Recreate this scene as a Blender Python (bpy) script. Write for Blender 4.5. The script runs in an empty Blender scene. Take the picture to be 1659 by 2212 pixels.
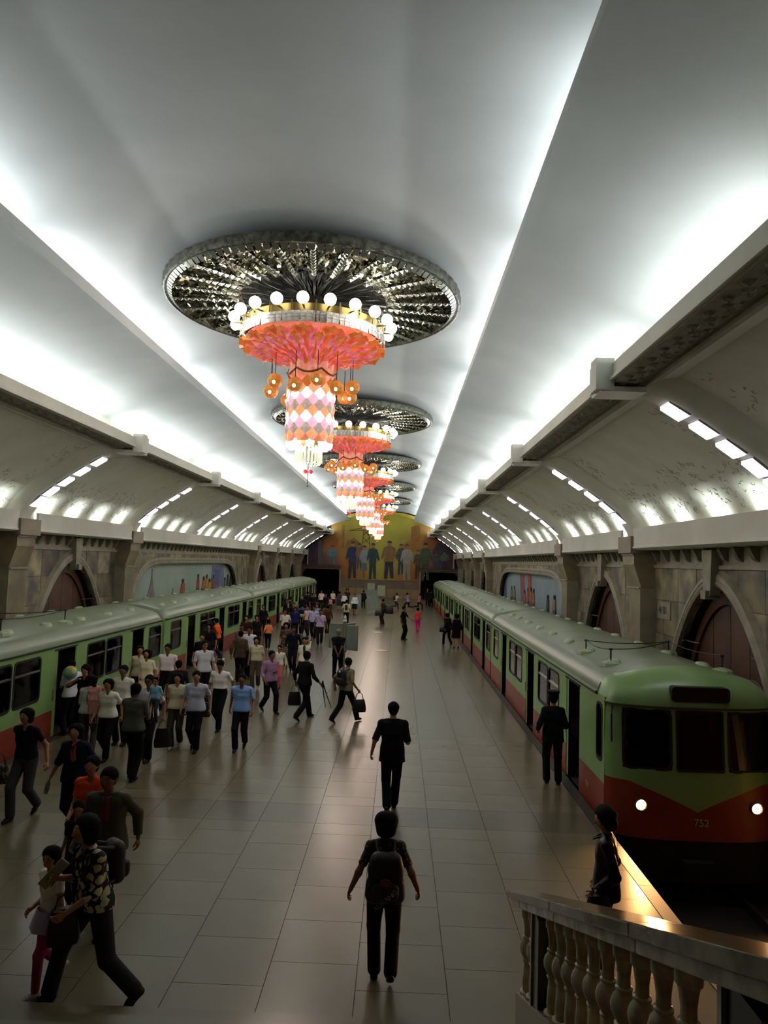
import bpy, bmesh, math, random
import numpy as np
from mathutils import Vector, Matrix
random.seed(7); rng = np.random.default_rng(7)
SC = bpy.context.scene
COL = SC.collection
PI = math.pi
# ------------------------------------------------------------------ camera
cd = bpy.data.cameras.new('camera'); cam = bpy.data.objects.new('camera', cd); COL.objects.link(cam)
cd.sensor_fit = 'HORIZONTAL'; cd.sensor_width = 36.0; cd.lens = 36.0*1509.55/1659.0
cd.clip_start = 0.05; cd.clip_end = 300
_r = Vector((0.99930747, 0.02091544, 0.03077545)); _u = Vector((-0.02921212, -0.07133437, 0.9970246)); _f = Vector((-0.02304856, 0.99723315, 0.07067399))
cam.matrix_world = Matrix(((_r.x, _u.x, -_f.x, 2.0138), (_r.y, _u.y, -_f.y, 0.0), (_r.z, _u.z, -_f.z, 4.0), (0, 0, 0, 1)))
SC.camera = cam
# ------------------------------------------------------------------ world, exposure
w = bpy.data.worlds.new('world'); SC.world = w; w.use_nodes = True
w.node_tree.nodes['Background'].inputs[0].default_value = (0.01, 0.012, 0.012, 1)
w.node_tree.nodes['Background'].inputs[1].default_value = 0.3
SC.view_settings.view_transform = 'Standard'; SC.view_settings.look = 'None'
SC.view_settings.gamma = 1.0; SC.view_settings.use_curve_mapping = False
SC.view_settings.exposure = 0.14
SC.cycles.use_denoising = True
S_BAY = 7.9; Y_RIB = 10.62; Y_END = 77.4      # bays of the hall
COVE_W = 32.0; RIBCOVE_W = 36.0; LEDGE_W = 6.5; STRIP_W = 13.0; CHAND_W = 80.0; GLOBE_W = 46.0
def area_light(name, loc, rot, sx, sy, power, color):
    l = bpy.data.lights.new(name, 'AREA'); l.shape = 'RECTANGLE'; l.size = sx; l.size_y = sy; l.energy = power; l.color = color
    if name == 'ledge_light': l.spread = math.radians(100)
    o = bpy.data.objects.new(name, l); o.location = loc; o.rotation_euler = rot; COL.objects.link(o); return o
COOL = (0.92, 0.985, 1.0)
for n in range(-1, 9):                         # fluorescent light hidden in the long ceiling coves
    for k in (0.27, 0.73):
        yc = Y_RIB + (n + k)*S_BAY
        if yc > Y_END-1 or yc < 6: continue
        for s in (-1, 1):
            v = random.uniform(0.92, 1.08)
            area_light('cove_light', (s*5.62, yc, 7.14), (0, PI - s*0.30, 0), 0.14, 3.7, COVE_W*v*1.05, COOL)
            area_light('cove_light', (s*4.1, yc, 8.63), (0, PI - s*0.45, 0), 0.08, 3.6, RIBCOVE_W*v, COOL)

# ------------------------------------------------------------------ helpers
def lin(h):
    if isinstance(h, str):
        h = h.lstrip('#'); c = [int(h[i:i+2], 16)/255 for i in (0, 2, 4)]
    else: c = h
    return tuple((x/12.92 if x <= .04045 else ((x+.055)/1.055)**2.4) for x in c) + (1,)
MATS = {}
def mat(name, col, rough=.6, metal=0., col2=None, nscale=3., nd=4., bump=0., bscale=30., emit=0., rnd=0., spec=.5, ecol=None, ramp=(.35, .65), nosample=False, trans=0.):
    if name in MATS: return MATS[name]
    m = bpy.data.materials.new(name); m.use_nodes = True; MATS[name] = m
    nt = m.node_tree; N = nt.nodes; L = nt.links; b = N['Principled BSDF']
    b.inputs['Base Color'].default_value = lin(col); b.inputs['Roughness'].default_value = rough; b.inputs['Metallic'].default_value = metal
    b.inputs['Specular IOR Level'].default_value = spec
    if trans: b.inputs['Transmission Weight'].default_value = trans
    tc = N.new('ShaderNodeTexCoord')
    out = None
    if col2 is not None:
        nz = N.new('ShaderNodeTexNoise'); nz.inputs['Scale'].default_value = nscale; nz.inputs['Detail'].default_value = nd
        L.new(tc.outputs['Object'], nz.inputs['Vector'])
        cr = N.new('ShaderNodeValToRGB'); cr.color_ramp.elements[0].position = ramp[0]; cr.color_ramp.elements[1].position = ramp[1]
        cr.color_ramp.elements[0].color = lin(col); cr.color_ramp.elements[1].color = lin(col2)
        L.new(nz.outputs['Fac'], cr.inputs['Fac']); out = cr.outputs['Color']
    if rnd:
        oi = N.new('ShaderNodeObjectInfo'); gm = N.new('ShaderNodeNewGeometry')
        ad = N.new('ShaderNodeMath'); ad.operation = 'ADD'; L.new(oi.outputs['Random'], ad.inputs[0]); L.new(gm.outputs['Random Per Island'], ad.inputs[1])
        fr = N.new('ShaderNodeMath'); fr.operation = 'FRACT'; L.new(ad.outputs[0], fr.inputs[0])
        mr = N.new('ShaderNodeMapRange'); mr.inputs['To Min'].default_value = 1-rnd; mr.inputs['To Max'].default_value = 1+rnd
        L.new(fr.outputs[0], mr.inputs['Value'])
        hs = N.new('ShaderNodeHueSaturation'); L.new(mr.outputs[0], hs.inputs['Value'])
        if out is not None: L.new(out, hs.inputs['Color'])
        else: hs.inputs['Color'].default_value = lin(col)
        out = hs.outputs['Color']
    if out is not None: L.new(out, b.inputs['Base Color'])
    if bump:
        nb = N.new('ShaderNodeTexNoise'); nb.inputs['Scale'].default_value = bscale; nb.inputs['Detail'].default_value = 3
        L.new(tc.outputs['Object'], nb.inputs['Vector'])
        bp = N.new('ShaderNodeBump'); bp.inputs['Strength'].default_value = bump; bp.inputs['Distance'].default_value = .02
        L.new(nb.outputs['Fac'], bp.inputs['Height']); L.new(bp.outputs['Normal'], b.inputs['Normal'])
    if emit:
        b.inputs['Emission Strength'].default_value = emit
        b.inputs['Emission Color'].default_value = lin(ecol or col)
        if out is not None and ecol is None: L.new(out, b.inputs['Emission Color'])
        if nosample: m.cycles.emission_sampling = 'NONE'
    return m
def glassmat(name, tint, alpha):
    if name in MATS: return MATS[name]
    m = bpy.data.materials.new(name); m.use_nodes = True; MATS[name] = m
    nt = m.node_tree; N = nt.nodes; L = nt.links
    for n in list(N): N.remove(n)
    o = N.new('ShaderNodeOutputMaterial'); t = N.new('ShaderNodeBsdfTransparent'); t.inputs[0].default_value = (tint[0], tint[1], tint[2], 1)
    g = N.new('ShaderNodeBsdfGlossy'); g.inputs['Roughness'].default_value = .06
    f = N.new('ShaderNodeFresnel'); f.inputs[0].default_value = 1.5; mx = N.new('ShaderNodeMixShader')
    L.new(f.outputs[0], mx.inputs[0]); L.new(t.outputs[0], mx.inputs[1]); L.new(g.outputs[0], mx.inputs[2]); L.new(mx.outputs[0], o.inputs[0])
    return m
def spotmat(name, base, spot, scale, thr=.35, rough=.8, spot2=None):
    """cloth printed with scattered voronoi blots"""
    if name in MATS: return MATS[name]
    m = bpy.data.materials.new(name); m.use_nodes = True; MATS[name] = m
    nt = m.node_tree; N = nt.nodes; L = nt.links; b = N['Principled BSDF']; b.inputs['Roughness'].default_value = rough
    tc = N.new('ShaderNodeTexCoord'); nz = N.new('ShaderNodeTexNoise'); nz.inputs['Scale'].default_value = scale*1.2
    mp = N.new('ShaderNodeMixRGB'); mp.blend_type = 'ADD'; mp.inputs[0].default_value = .06
    L.new(tc.outputs['Object'], nz.inputs['Vector']); L.new(tc.outputs['Object'], mp.inputs[1]); L.new(nz.outputs['Color'], mp.inputs[2])
    v = N.new('ShaderNodeTexVoronoi'); v.inputs['Scale'].default_value = scale; L.new(mp.outputs[0], v.inputs['Vector'])
    cr = N.new('ShaderNodeValToRGB'); cr.color_ramp.interpolation = 'CONSTANT'
    cr.color_ramp.elements[0].color = lin(spot); cr.color_ramp.elements[0].position = 0
    cr.color_ramp.elements[1].color = lin(base); cr.color_ramp.elements[1].position = thr
    L.new(v.outputs['Distance'], cr.inputs['Fac']); L.new(cr.outputs['Color'], b.inputs['Base Color'])
    return m
class MB:
    def __init__(s): s.v = []; s.f = []; s.m = []; s.o = Vector((0, 0, 0))
    def add(s, vs, fs, mi=0):
        b = len(s.v); s.v += [tuple(v) for v in vs]; s.f += [tuple(b+i for i in f) for f in fs]; s.m += [mi]*len(fs)
    def box(s, x0, x1, y0, y1, z0, z1, mi=0):
        if x0 > x1: x0, x1 = x1, x0
        if y0 > y1: y0, y1 = y1, y0
        s.add([(x0,y0,z0),(x1,y0,z0),(x1,y1,z0),(x0,y1,z0),(x0,y0,z1),(x1,y0,z1),(x1,y1,z1),(x0,y1,z1)],
              [(0,3,2,1),(4,5,6,7),(0,1,5,4),(1,2,6,5),(2,3,7,6),(3,0,4,7)], mi)
    def prism(s, prof, y0, y1, mi=0, axis='y'):
        """closed (x,z) profile extruded along y; axis 'x': (y,z) profile along x; 'z': (x,y) along z"""
        n = len(prof)
        T = {'y': lambda a, b, t: (a, t, b), 'x': lambda a, b, t: (t, a, b), 'z': lambda a, b, t: (a, b, t)}[axis]
        vs = [T(a, b, y0) for a, b in prof] + [T(a, b, y1) for a, b in prof]
        s.add(vs, [tuple(range(n)), tuple(range(2*n-1, n-1, -1))] + [(i, n+i, n+(i+1) % n, (i+1) % n) for i in range(n)], mi)
    def strip(s, prof, y0, y1, mi=0, ny=1):
        n = len(prof); vs = []; fs = []
        for j in range(ny+1):
            t = y0+(y1-y0)*j/ny; vs += [(a, t, b) for a, b in prof]
        for j in range(ny):
            for i in range(n-1): fs.append((j*n+i, (j+1)*n+i, (j+1)*n+i+1, j*n+i+1))
        s.add(vs, fs, mi)
    def lathe(s, prof, c=(0,0,0), n=16, mi=0, a0=0., a1=2*PI, rfun=None):
        full = abs(a1-a0-2*PI) < 1e-6; k = n if full else n+1; vs = []; fs = []; m = len(prof)
        for i in range(k):
            a = a0+(a1-a0)*i/n
            for j, (r, z) in enumerate(prof):
                rr, dz = (r, 0) if rfun is None else rfun(r, a, j)
                vs.append((c[0]+rr*math.cos(a), c[1]+rr*math.sin(a), c[2]+z+dz))
        for i in range(n):
            i2 = (i+1) % k
            for j in range(m-1): fs.append((i*m+j, i2*m+j, i2*m+j+1, i*m+j+1))
        s.add(vs, fs, mi)
    def tube(s, pts, r, n=6, mi=0, r1=None):
        pts = [Vector(p) for p in pts]; vs = []; fs = []
        for i, p in enumerate(pts):
            d = (pts[min(i+1, len(pts)-1)]-pts[max(i-1, 0)]).normalized()
            up = Vector((0,0,1)) if abs(d.z) < .9 else Vector((1,0,0))
            a = d.cross(up).normalized(); b = a.cross(d)
            rr = r if r1 is None else r+(r1-r)*i/(len(pts)-1)
            for k in range(n): t = 2*PI*k/n; vs.append(p+a*(rr*math.cos(t))+b*(rr*math.sin(t)))
        for i in range(len(pts)-1):
            for k in range(n): fs.append((i*n+k, i*n+(k+1) % n, (i+1)*n+(k+1) % n, (i+1)*n+k))
        fs += [tuple(range(n-1, -1, -1)), tuple(range((len(pts)-1)*n, len(pts)*n))]
        s.add(vs, fs, mi)
    def ball(s, c, r, n=12, mi=0, sc=(1,1,1)):
        m = max(4, n//2+1); vs = [(c[0], c[1], c[2]-r*sc[2])]; fs = []
        for j in range(1, m):
            p = -PI/2+PI*j/m
            for i in range(n): a = 2*PI*i/n; vs.append((c[0]+r*sc[0]*math.cos(p)*math.cos(a), c[1]+r*sc[1]*math.cos(p)*math.sin(a), c[2]+r*sc[2]*math.sin(p)))
        vs.append((c[0], c[1], c[2]+r*sc[2])); L = len(vs)-1
        for i in range(n):
            fs.append((0, 1+(i+1) % n, 1+i)); fs.append((L, L-n+i, L-n+(i+1) % n))
        for j in range(m-2):
            for i in range(n): a = 1+j*n; fs.append((a+i, a+(i+1) % n, a+n+(i+1) % n, a+n+i))
        s.add(vs, fs, mi)
    def mesh(s, name, mats, smooth=False, fix=True):
        me = bpy.data.meshes.new(name); me.from_pydata(s.v, [], s.f)
        for m in (mats if isinstance(mats, (list, tuple)) else [mats]): me.materials.append(m)
        me.polygons.foreach_set('material_index', s.m)
        if fix:
            b = bmesh.new(); b.from_mesh(me); bmesh.ops.recalc_face_normals(b, faces=b.faces); b.to_mesh(me); b.free()
        if smooth:
            me.polygons.foreach_set('use_smooth', [True]*len(me.polygons))
            if smooth == 'auto': me.set_sharp_from_angle(angle=math.radians(38))
        return me
    def obj(s, name, mats, parent=None, smooth=False, fix=True, origin=None):
        if origin is not None: s.v = [(v[0]-origin[0], v[1]-origin[1], v[2]-origin[2]) for v in s.v]
        return link(name, s.mesh(name, mats, smooth, fix), parent, None if parent is not None else origin)
def link(name, me, parent=None, loc=None):
    o = bpy.data.objects.new(name, me); COL.objects.link(o)
    if parent is not None: o.parent = parent
    if loc is not None: o.location = loc
    return o
def empty(name, loc=(0,0,0), rz=0):
    o = bpy.data.objects.new(name, None); o.empty_display_size = .2; COL.objects.link(o); o.location = loc; o.rotation_euler = (0,0,rz); return o
def tag(o, label, cat, group=None, kind=None):
    if label: o['label'] = label
    if cat: o['category'] = cat
    if group: o['group'] = group
    if kind: o['kind'] = kind
    return o
def struct(o, label=None, cat=None):
    o['kind'] = 'structure'
    if label: o['label'] = label
    if cat: o['category'] = cat
    return o
def copy_tree(o, parent=None, skip=False):
    c = o.copy(); COL.objects.link(c)
    if parent is not None: c.parent = parent
    for ch in list(o.children): copy_tree(ch, c)
    return c
def text_mesh(name, body, size, m, parent, mw, depth=.004, bold=False):
    cu = bpy.data.curves.new(name, 'FONT'); cu.body = body; cu.size = size; cu.extrude = depth; cu.align_x = 'CENTER'; cu.align_y = 'CENTER'
    if bold: cu.offset = size*.02
    t = bpy.data.objects.new(name, cu); COL.objects.link(t)
    dg = bpy.context.evaluated_depsgraph_get(); me = bpy.data.meshes.new_from_object(t.evaluated_get(dg))
    bpy.data.objects.remove(t); me.materials.clear(); me.materials.append(m)
    o = link(name, me, parent); o.matrix_local = mw; return o

# ------------------------------------------------------------------ materials
M_ceil = mat('ceiling_plaster', '#c8cbcb', .75, col2='#bec2c2', nscale=.7, bump=.05, bscale=8)
M_white = mat('painted_plaster', '#e2e1d6', .7, col2='#d6d5c9', nscale=1.2, bump=.08, bscale=14)
M_relief = mat('stucco_relief', '#b9b9ad', .7)
M_frieze = mat('frieze_stone', '#6f6c5c', .75, col2='#8a8674', nscale=5, bump=.6, bscale=22)
M_marble = mat('wall_marble', '#4f4d49', .5, col2='#9c8e6a', nscale=1.6, nd=7, rnd=.5, bump=.05, bscale=5)
M_pillar = mat('pillar_marble', '#6d6250', .5, col2='#8f8165', nscale=1.5, nd=6, rnd=.15)
M_trim = mat('stone_moulding', '#85806d', .55, col2='#9c9680', nscale=3)
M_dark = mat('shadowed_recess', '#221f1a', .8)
M_door = mat('door_wood', '#4a2c1c', .55, col2='#5d3a25', nscale=2, rnd=.12)
M_capital = mat('capital_stone', '#8d8272', .6, col2='#7a6f5e', nscale=2)
M_floor = mat('floor_granite', '#655d47', .26, col2='#6d654e', nscale=.8, nd=2, rnd=.035)
M_floord = mat('floor_granite_dark', '#5a5441', .26, col2='#615947', nscale=.8, nd=2, rnd=.035)
M_joint = mat('floor_joint', '#37322a', .7)
M_edge = mat('platform_edge_stone', '#3a3630', .6)
M_pit = mat('track_bed', '#17150f', .9, col2='#0f0e0b', nscale=6)
M_steel = mat('rail_steel', '#6d6a66', .35, metal=.9)
M_tube = mat('cove_tube_glow', '#f4fff8', .4, emit=6., ecol='#f4fff8', nosample=True)
M_panel = mat('lamp_panel_glow', '#ffffff', .4, emit=1.15, ecol='#f6f2ff', nosample=True)
M_panelf = mat('lamp_panel_frame', '#8f8a84', .5)

# ------------------------------------------------------------------ the ceiling
Y0 = -3.0
ceiling = struct(empty('ceiling'))
def vz(x): return 9.62 - .45*(abs(x)/3.9)**3.2
b = MB(); xs = [-4.6+9.2*i/46 for i in range(47)]
prof = [(x, vz(x)) for x in xs] + [(x, vz(x)+.15) for x in reversed(xs)]
b.prism(prof, Y0, Y_END+.2); b.obj('central_vault', M_ceil, ceiling, smooth='auto')
for s in (-1, 1):
    b = MB()                                    # rib lip, outer band and its trough
    band = [(3.70,8.50),(4.3,8.33),(4.88,8.14),(5.4,7.95),(5.9,7.74),(6.12,7.64)]
    lip = [(3.55,8.50),(3.55,8.57),(3.58,8.59),(3.58,8.74),(3.66,8.74),(3.70,8.60),(4.6,8.52),(4.6,8.95),(4.7,8.95),(4.7,8.45)]
    prof = lip + [(6.14,7.8)] + band[::-1]
    b.prism([(s*x, z) for x, z in prof], Y0, Y_END+.1); b.obj('outer_band', M_ceil, ceiling, smooth='auto')
    b = MB()                                    # cornice trough
    prof = [(5.17,6.88),(5.17,6.93),(5.21,6.95),(5.21,7.15),(5.27,7.15),(5.27,7.0),(6.05,7.0),(6.05,7.7),(6.16,7.7),(6.16,6.88)]
    b.prism([(s*x, z) for x, z in prof], Y0, Y_END+.1); b.obj('cornice', M_white, ceiling, smooth='auto')
    b = MB(); b.box(s*5.24, s*5.72, Y0, Y_END, 6.855, 6.89)
    rr = random.Random(3)
    for i in range(int((Y_END-5)/.22)):         # carved leaves along the soffit band
        y = 5+i*.22
        b.lathe([(.085,0),(.06,-.028),(0.012,-.045)], (s*(5.38+.1*(i % 2)), y, 6.858), 6)
        b.lathe([(.06,0),(.035,-.02),(0.01,-.03)], (s*(5.6-.05*(i % 2)), y+.11, 6.858), 6)
    tag(b.obj('leaf_frieze', M_frieze, ceiling), None, None, kind='stuff')
    b = MB(); b.box(s*5.72, s*5.80, Y0, Y_END, 6.80, 6.9); b.obj('picture_rail', M_trim, ceiling)
    V = [(5.78,6.99),(6.35,6.79),(6.8,6.53),(7.2,6.25),(7.6,5.98),(7.97,5.70),(8.25,5.38),(8.42,5.1),(8.62,4.5)]
    b = MB(); b.prism([(s*x, z) for x, z in V] + [(s*(x+.1), z+.15) for x, z in V[::-1]], Y0, Y_END+.1)
    b.obj('side_vault', M_white, ceiling, smooth='auto')
    # tubes lying in the coves
    b = MB()
    for n in range(-1, 9):
        for k in range(6):
            y = Y_RIB+n*S_BAY+.35+k*1.25
            if 2 < y < Y_END-1.5:
                b.tube([(s*5.62,y,7.05),(s*5.62,y+1.1,7.05)], .02, 6)
                b.tube([(s*3.95,y,8.62),(s*3.95,y+1.1,8.62)], .018, 6)
    tag(b.obj('cove_tubes', M_tube, ceiling), None, None, kind='stuff')
    # ledge beams with hidden lamps
    def rib_y(n): return Y_RIB + n*S_BAY + .32
    spans = [(2.0, rib_y(0)-.42), (rib_y(0)+.5, rib_y(1)-.5), (rib_y(1)+.5, rib_y(2)-.5), (rib_y(2)+.5, rib_y(5)-.5)] + [(rib_y(n)+.5, rib_y(n+1)-.5) for n in (5, 6, 7)] + [(rib_y(8)+.5, Y_END)]
    for a, c in spans:
        b = MB(); b.prism([(s*x, z) for x, z in [(8.08,4.54),(8.08,4.58),(8.10,4.60),(8.10,5.06),(8.17,5.06),(8.17,4.62),(8.75,4.62),(8.75,4.5),(8.2,4.5)]], a, c)
        b.obj('ledge_beam', M_white, ceiling)
    # ribs, brackets and stucco relief
    R = [(5.2,7.06),(5.5,6.93),(5.9,6.74),(6.3,6.52),(6.7,6.27),(7.05,6.03),(7.45,5.76),(7.83,5.46),(8.03,5.22),(8.18,4.98),(8.22,4.82)]
    for n in range(0, 9):
        y = rib_y(n)
        b = MB(); outer = [(x+.35, z+.42) for x, z in R]
        sec = [(y-.62, .30), (y-.40, .06), (y-.25, 0.), (y+.25, 0.), (y+.32, .3)]
        vs = []; fs = []
        for i, (x, z) in enumerate(R):
            j0 = R[max(i-1, 0)]; j1 = R[min(i+1, len(R)-1)]; d = Vector((j1[0]-j0[0], j1[1]-j0[1])).normalized(); nx, nz = -d.y, d.x
            for yy, off in sec: vs.append((s*(x+nx*off), yy, z+nz*off))
        for i in range(len(R)-1):
            for k in range(4): fs.append((i*5+k, i*5+k+1, (i+1)*5+k+1, (i+1)*5+k))
        b.add(vs, fs); b.obj('arch_rib', M_white, ceiling, smooth='auto')
        b = MB(); b.box(s*4.96, s*5.24, y-.32, y-.02, 6.74, 7.23); b.box(s*5.02, s*5.26, y-.02, y+.26, 6.78, 7.20); b.box(s*5.05, s*5.75, y-.28, y+.25, 6.72, 6.80)
        b.obj('cornice_bracket', M_white, ceiling)
    b = MB(); rr = random.Random(11+s)
    for n in range(-1, 8):                      # low stucco foliage on the side vaults
        ya, yb = rib_y(n)+.8, rib_y(n+1)-.8
        cnt = 240 if n < 3 else 80
        for _ in range(cnt):
            if rr.random() < .78: t = rr.uniform(.45, .80); yy = rr.uniform(ya, yb)
            else: t = rr.uniform(.1, .35); yy = rr.choice((ya, yb))+rr.uniform(-.6, .6)
            k = t*(len(V)-1); i = int(k); fr = k-i
            px, pz = V[i][0]+(V[i+1][0]-V[i][0])*fr, V[i][1]+(V[i+1][1]-V[i][1])*fr
            d = Vector((V[i+1][0]-V[i][0], 0, V[i+1][1]-V[i][1])).normalized(); a = rr.uniform(0, 6.28); L = rr.uniform(.05, .12); cu = rr.choice((-1, 1))*rr.uniform(1.8, 4.5)
            pts = []; q = Vector((px, yy, pz)); q -= Vector((-d.z, 0, d.x))*-.0
            for m_ in range(5):
                pts.append((s*q.x, q.y, q.z)); a += cu/4; q = q + (d*math.cos(a)+Vector((0,1,0))*math.sin(a))*L/2
            b.tube(pts, .013, 4, r1=.006)
    tag(b.obj('stucco_foliage', M_relief, ceiling), None, None, kind='stuff')
# lamps behind the ledge beams
for s in (-1, 1):
    for n in range(-1, 8):
        for k in range(4):
            y = Y_RIB+.32+n*S_BAY + S_BAY*(.16+.225*k)
            if y < 4 or y > Y_END-1: continue
            area_light('ledge_light', (s*8.26, y, 4.72), (0, PI + s*.12, 0), .10, .4, LEDGE_W*random.uniform(.8,1.2), (.92,1,.97))

# strips of five lamp panels on each rib
ORD = ['first', 'second', 'third', 'fourth', 'fifth', 'sixth', 'seventh', 'eighth', 'ninth']
RP = [(6.30,6.52),(6.75,6.24),(7.17,5.95),(7.57,5.66),(7.90,5.37)]
for s in (-1, 1):
    for n in range(0, 9):
        y = Y_RIB+n*S_BAY+.32
        if s < 0 and n == 0: continue
        root = empty('lamp_strip', (s*7.2, y, 5.95))
        side = 'right' if s > 0 else 'left'
        tag(root, f'five glowing panels curving under the {ORD[n]} nearest ceiling rib on the {side}' if s > 0 else f'five glowing panels curving under the {ORD[n-1]} nearest ceiling rib on the {side}', 'lamp', 'lamp strips under the ceiling ribs')
        area_light('strip_light', (s*6.95, y, 5.80), (0, -s*math.radians(-38), 0), 1.9, .35, STRIP_W, (1.0, .98, .97))
        for i, (x, z) in enumerate(RP):
            a = RP[max(i-1, 0)]; c = RP[min(i+1, 4)]; d = Vector((c[0]-a[0], c[1]-a[1])).normalized(); nx, nz = d.y, -d.x
            L = .215
            if not (n or i): pass
            for nm, hw, hl, o0, o1, m in (('lamp_housing', .20, L, -.03, .035, M_panelf), ('lamp_panel', .175, L-.015, .03, .085, M_panel)):
                b = MB(); vs = []
                for oo, sh in ((o0, 1.), (o1, .84)):
                    for dl, dy in ((-hl, -hw), (hl, -hw), (hl, hw), (-hl, hw)):
                        vs.append((s*(x+d.x*dl*sh+nx*oo), y+dy*sh+.0, z+d.y*dl*sh+nz*oo))
                b.add(vs, [(0,1,2,3),(4,5,6,7),(0,1,5,4),(1,2,6,5),(2,3,7,6),(3,0,4,7)])
                b.obj(nm, m, root, origin=root.location)

# ------------------------------------------------------------------ floor
PX = 5.33
floor = struct(empty('floor'))
b = MB(); b.box(-PX, PX, 1.0, Y_END, -.25, -.02); b.obj('floor_bed', M_joint, floor)
TW, TL = 2*(PX-.16)/12, .82
tiles = []
yg = 6.0-.82*3; g = 0
while yg < Y_END:
    for i in range(12):
        x = -PX+.16+i*TW
        cuts_ = [yg+TL*j for j in range(10)] if i % 2 == 0 else [yg]+[yg+.41+TL*j for j in range(9)]+[yg+TL*9]
        for a_, c_ in zip(cuts_[:-1], cuts_[1:]): tiles.append((x, a_, min(c_, Y_END), 0))
        tiles.append((x, yg+TL*9, min(yg+TL*10, Y_END), 1))
    yg += TL*10
tiles = [t for t in tiles if t[1] < Y_END-.05 and t[2] > 5.6]
tiles.sort(key=lambda t: t[1])
G = .003
tmesh = {}
for dk in (0, 1):
    q = MB(); q.box(G, TW-G, G, TL-G, -.03, 0); q2 = q
    tmesh[dk] = q.mesh('floor_tile', M_floord if dk else M_floor)
near = tiles[:300]; far = tiles[300:]
for x, ya, yb, dk in near:
    if yb-ya > TL-.01: link('floor_tile', tmesh[dk], floor, (x, ya, 0))
    else: q = MB(); q.box(x+G, x+TW-G, ya+G, yb-G, -.03, 0); q.obj('floor_tile', M_floord if dk else M_floor, floor)
b = MB()
for x, ya, yb, dk in far: b.box(x+G, x+TW-G, ya+G, min(yb, Y_END)-G, -.03, 0, int(dk))
tag(b.obj('floor_tile', [M_floor, M_floord], floor), None, None, kind='stuff')
for s in (-1, 1):
    for j in range(60):                         # edge stones
        ya = 3.0+j*1.25
        if ya > Y_END: break
        b = MB(); b.box(s*(PX-.155), s*(PX+.02), ya+.004, min(ya+1.246, Y_END), -.12, .004); b.obj('edge_stone', M_edge, floor)
    b = MB(); b.box(s*(PX-.12), s*PX, 1, Y_END, -1.1, -.1); b.obj('platform_side', M_dark, floor)
    b = MB(); b.box(s*PX, s*9.2, Y0, 95, -1.3, -1.1); b.obj('track_bed', M_pit, floor)
    for rx in (6.0, 7.43):
        b = MB(); b.box(s*(rx-.035), s*(rx+.035), Y0, 95, -1.1, -.96); b.obj('running_rail', M_steel, floor)
b = MB(); b.box(3.3, PX-.16, 1.0, 5.6, -.1, 0); b.obj('floor_slab', M_floor, floor)
b = MB(); b.box(-PX+.16, -3.3, 1.0, 5.6, -.1, 0); b.obj('floor_slab', M_floor, floor)
# stair
stair = tag(empty('staircase', (0, 6.2, 0)), 'wide granite staircase rising from the platform towards the viewer', 'staircase')
for k in range(17):
    ya = 6.2-.35*k
    b = MB(); b.box(-3.28, 3.035, ya-.37, ya, 0 if k < 2 else .15*(k-1), .15*(k+1)); b.obj('step', M_floor, stair, origin=stair.location)
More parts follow.
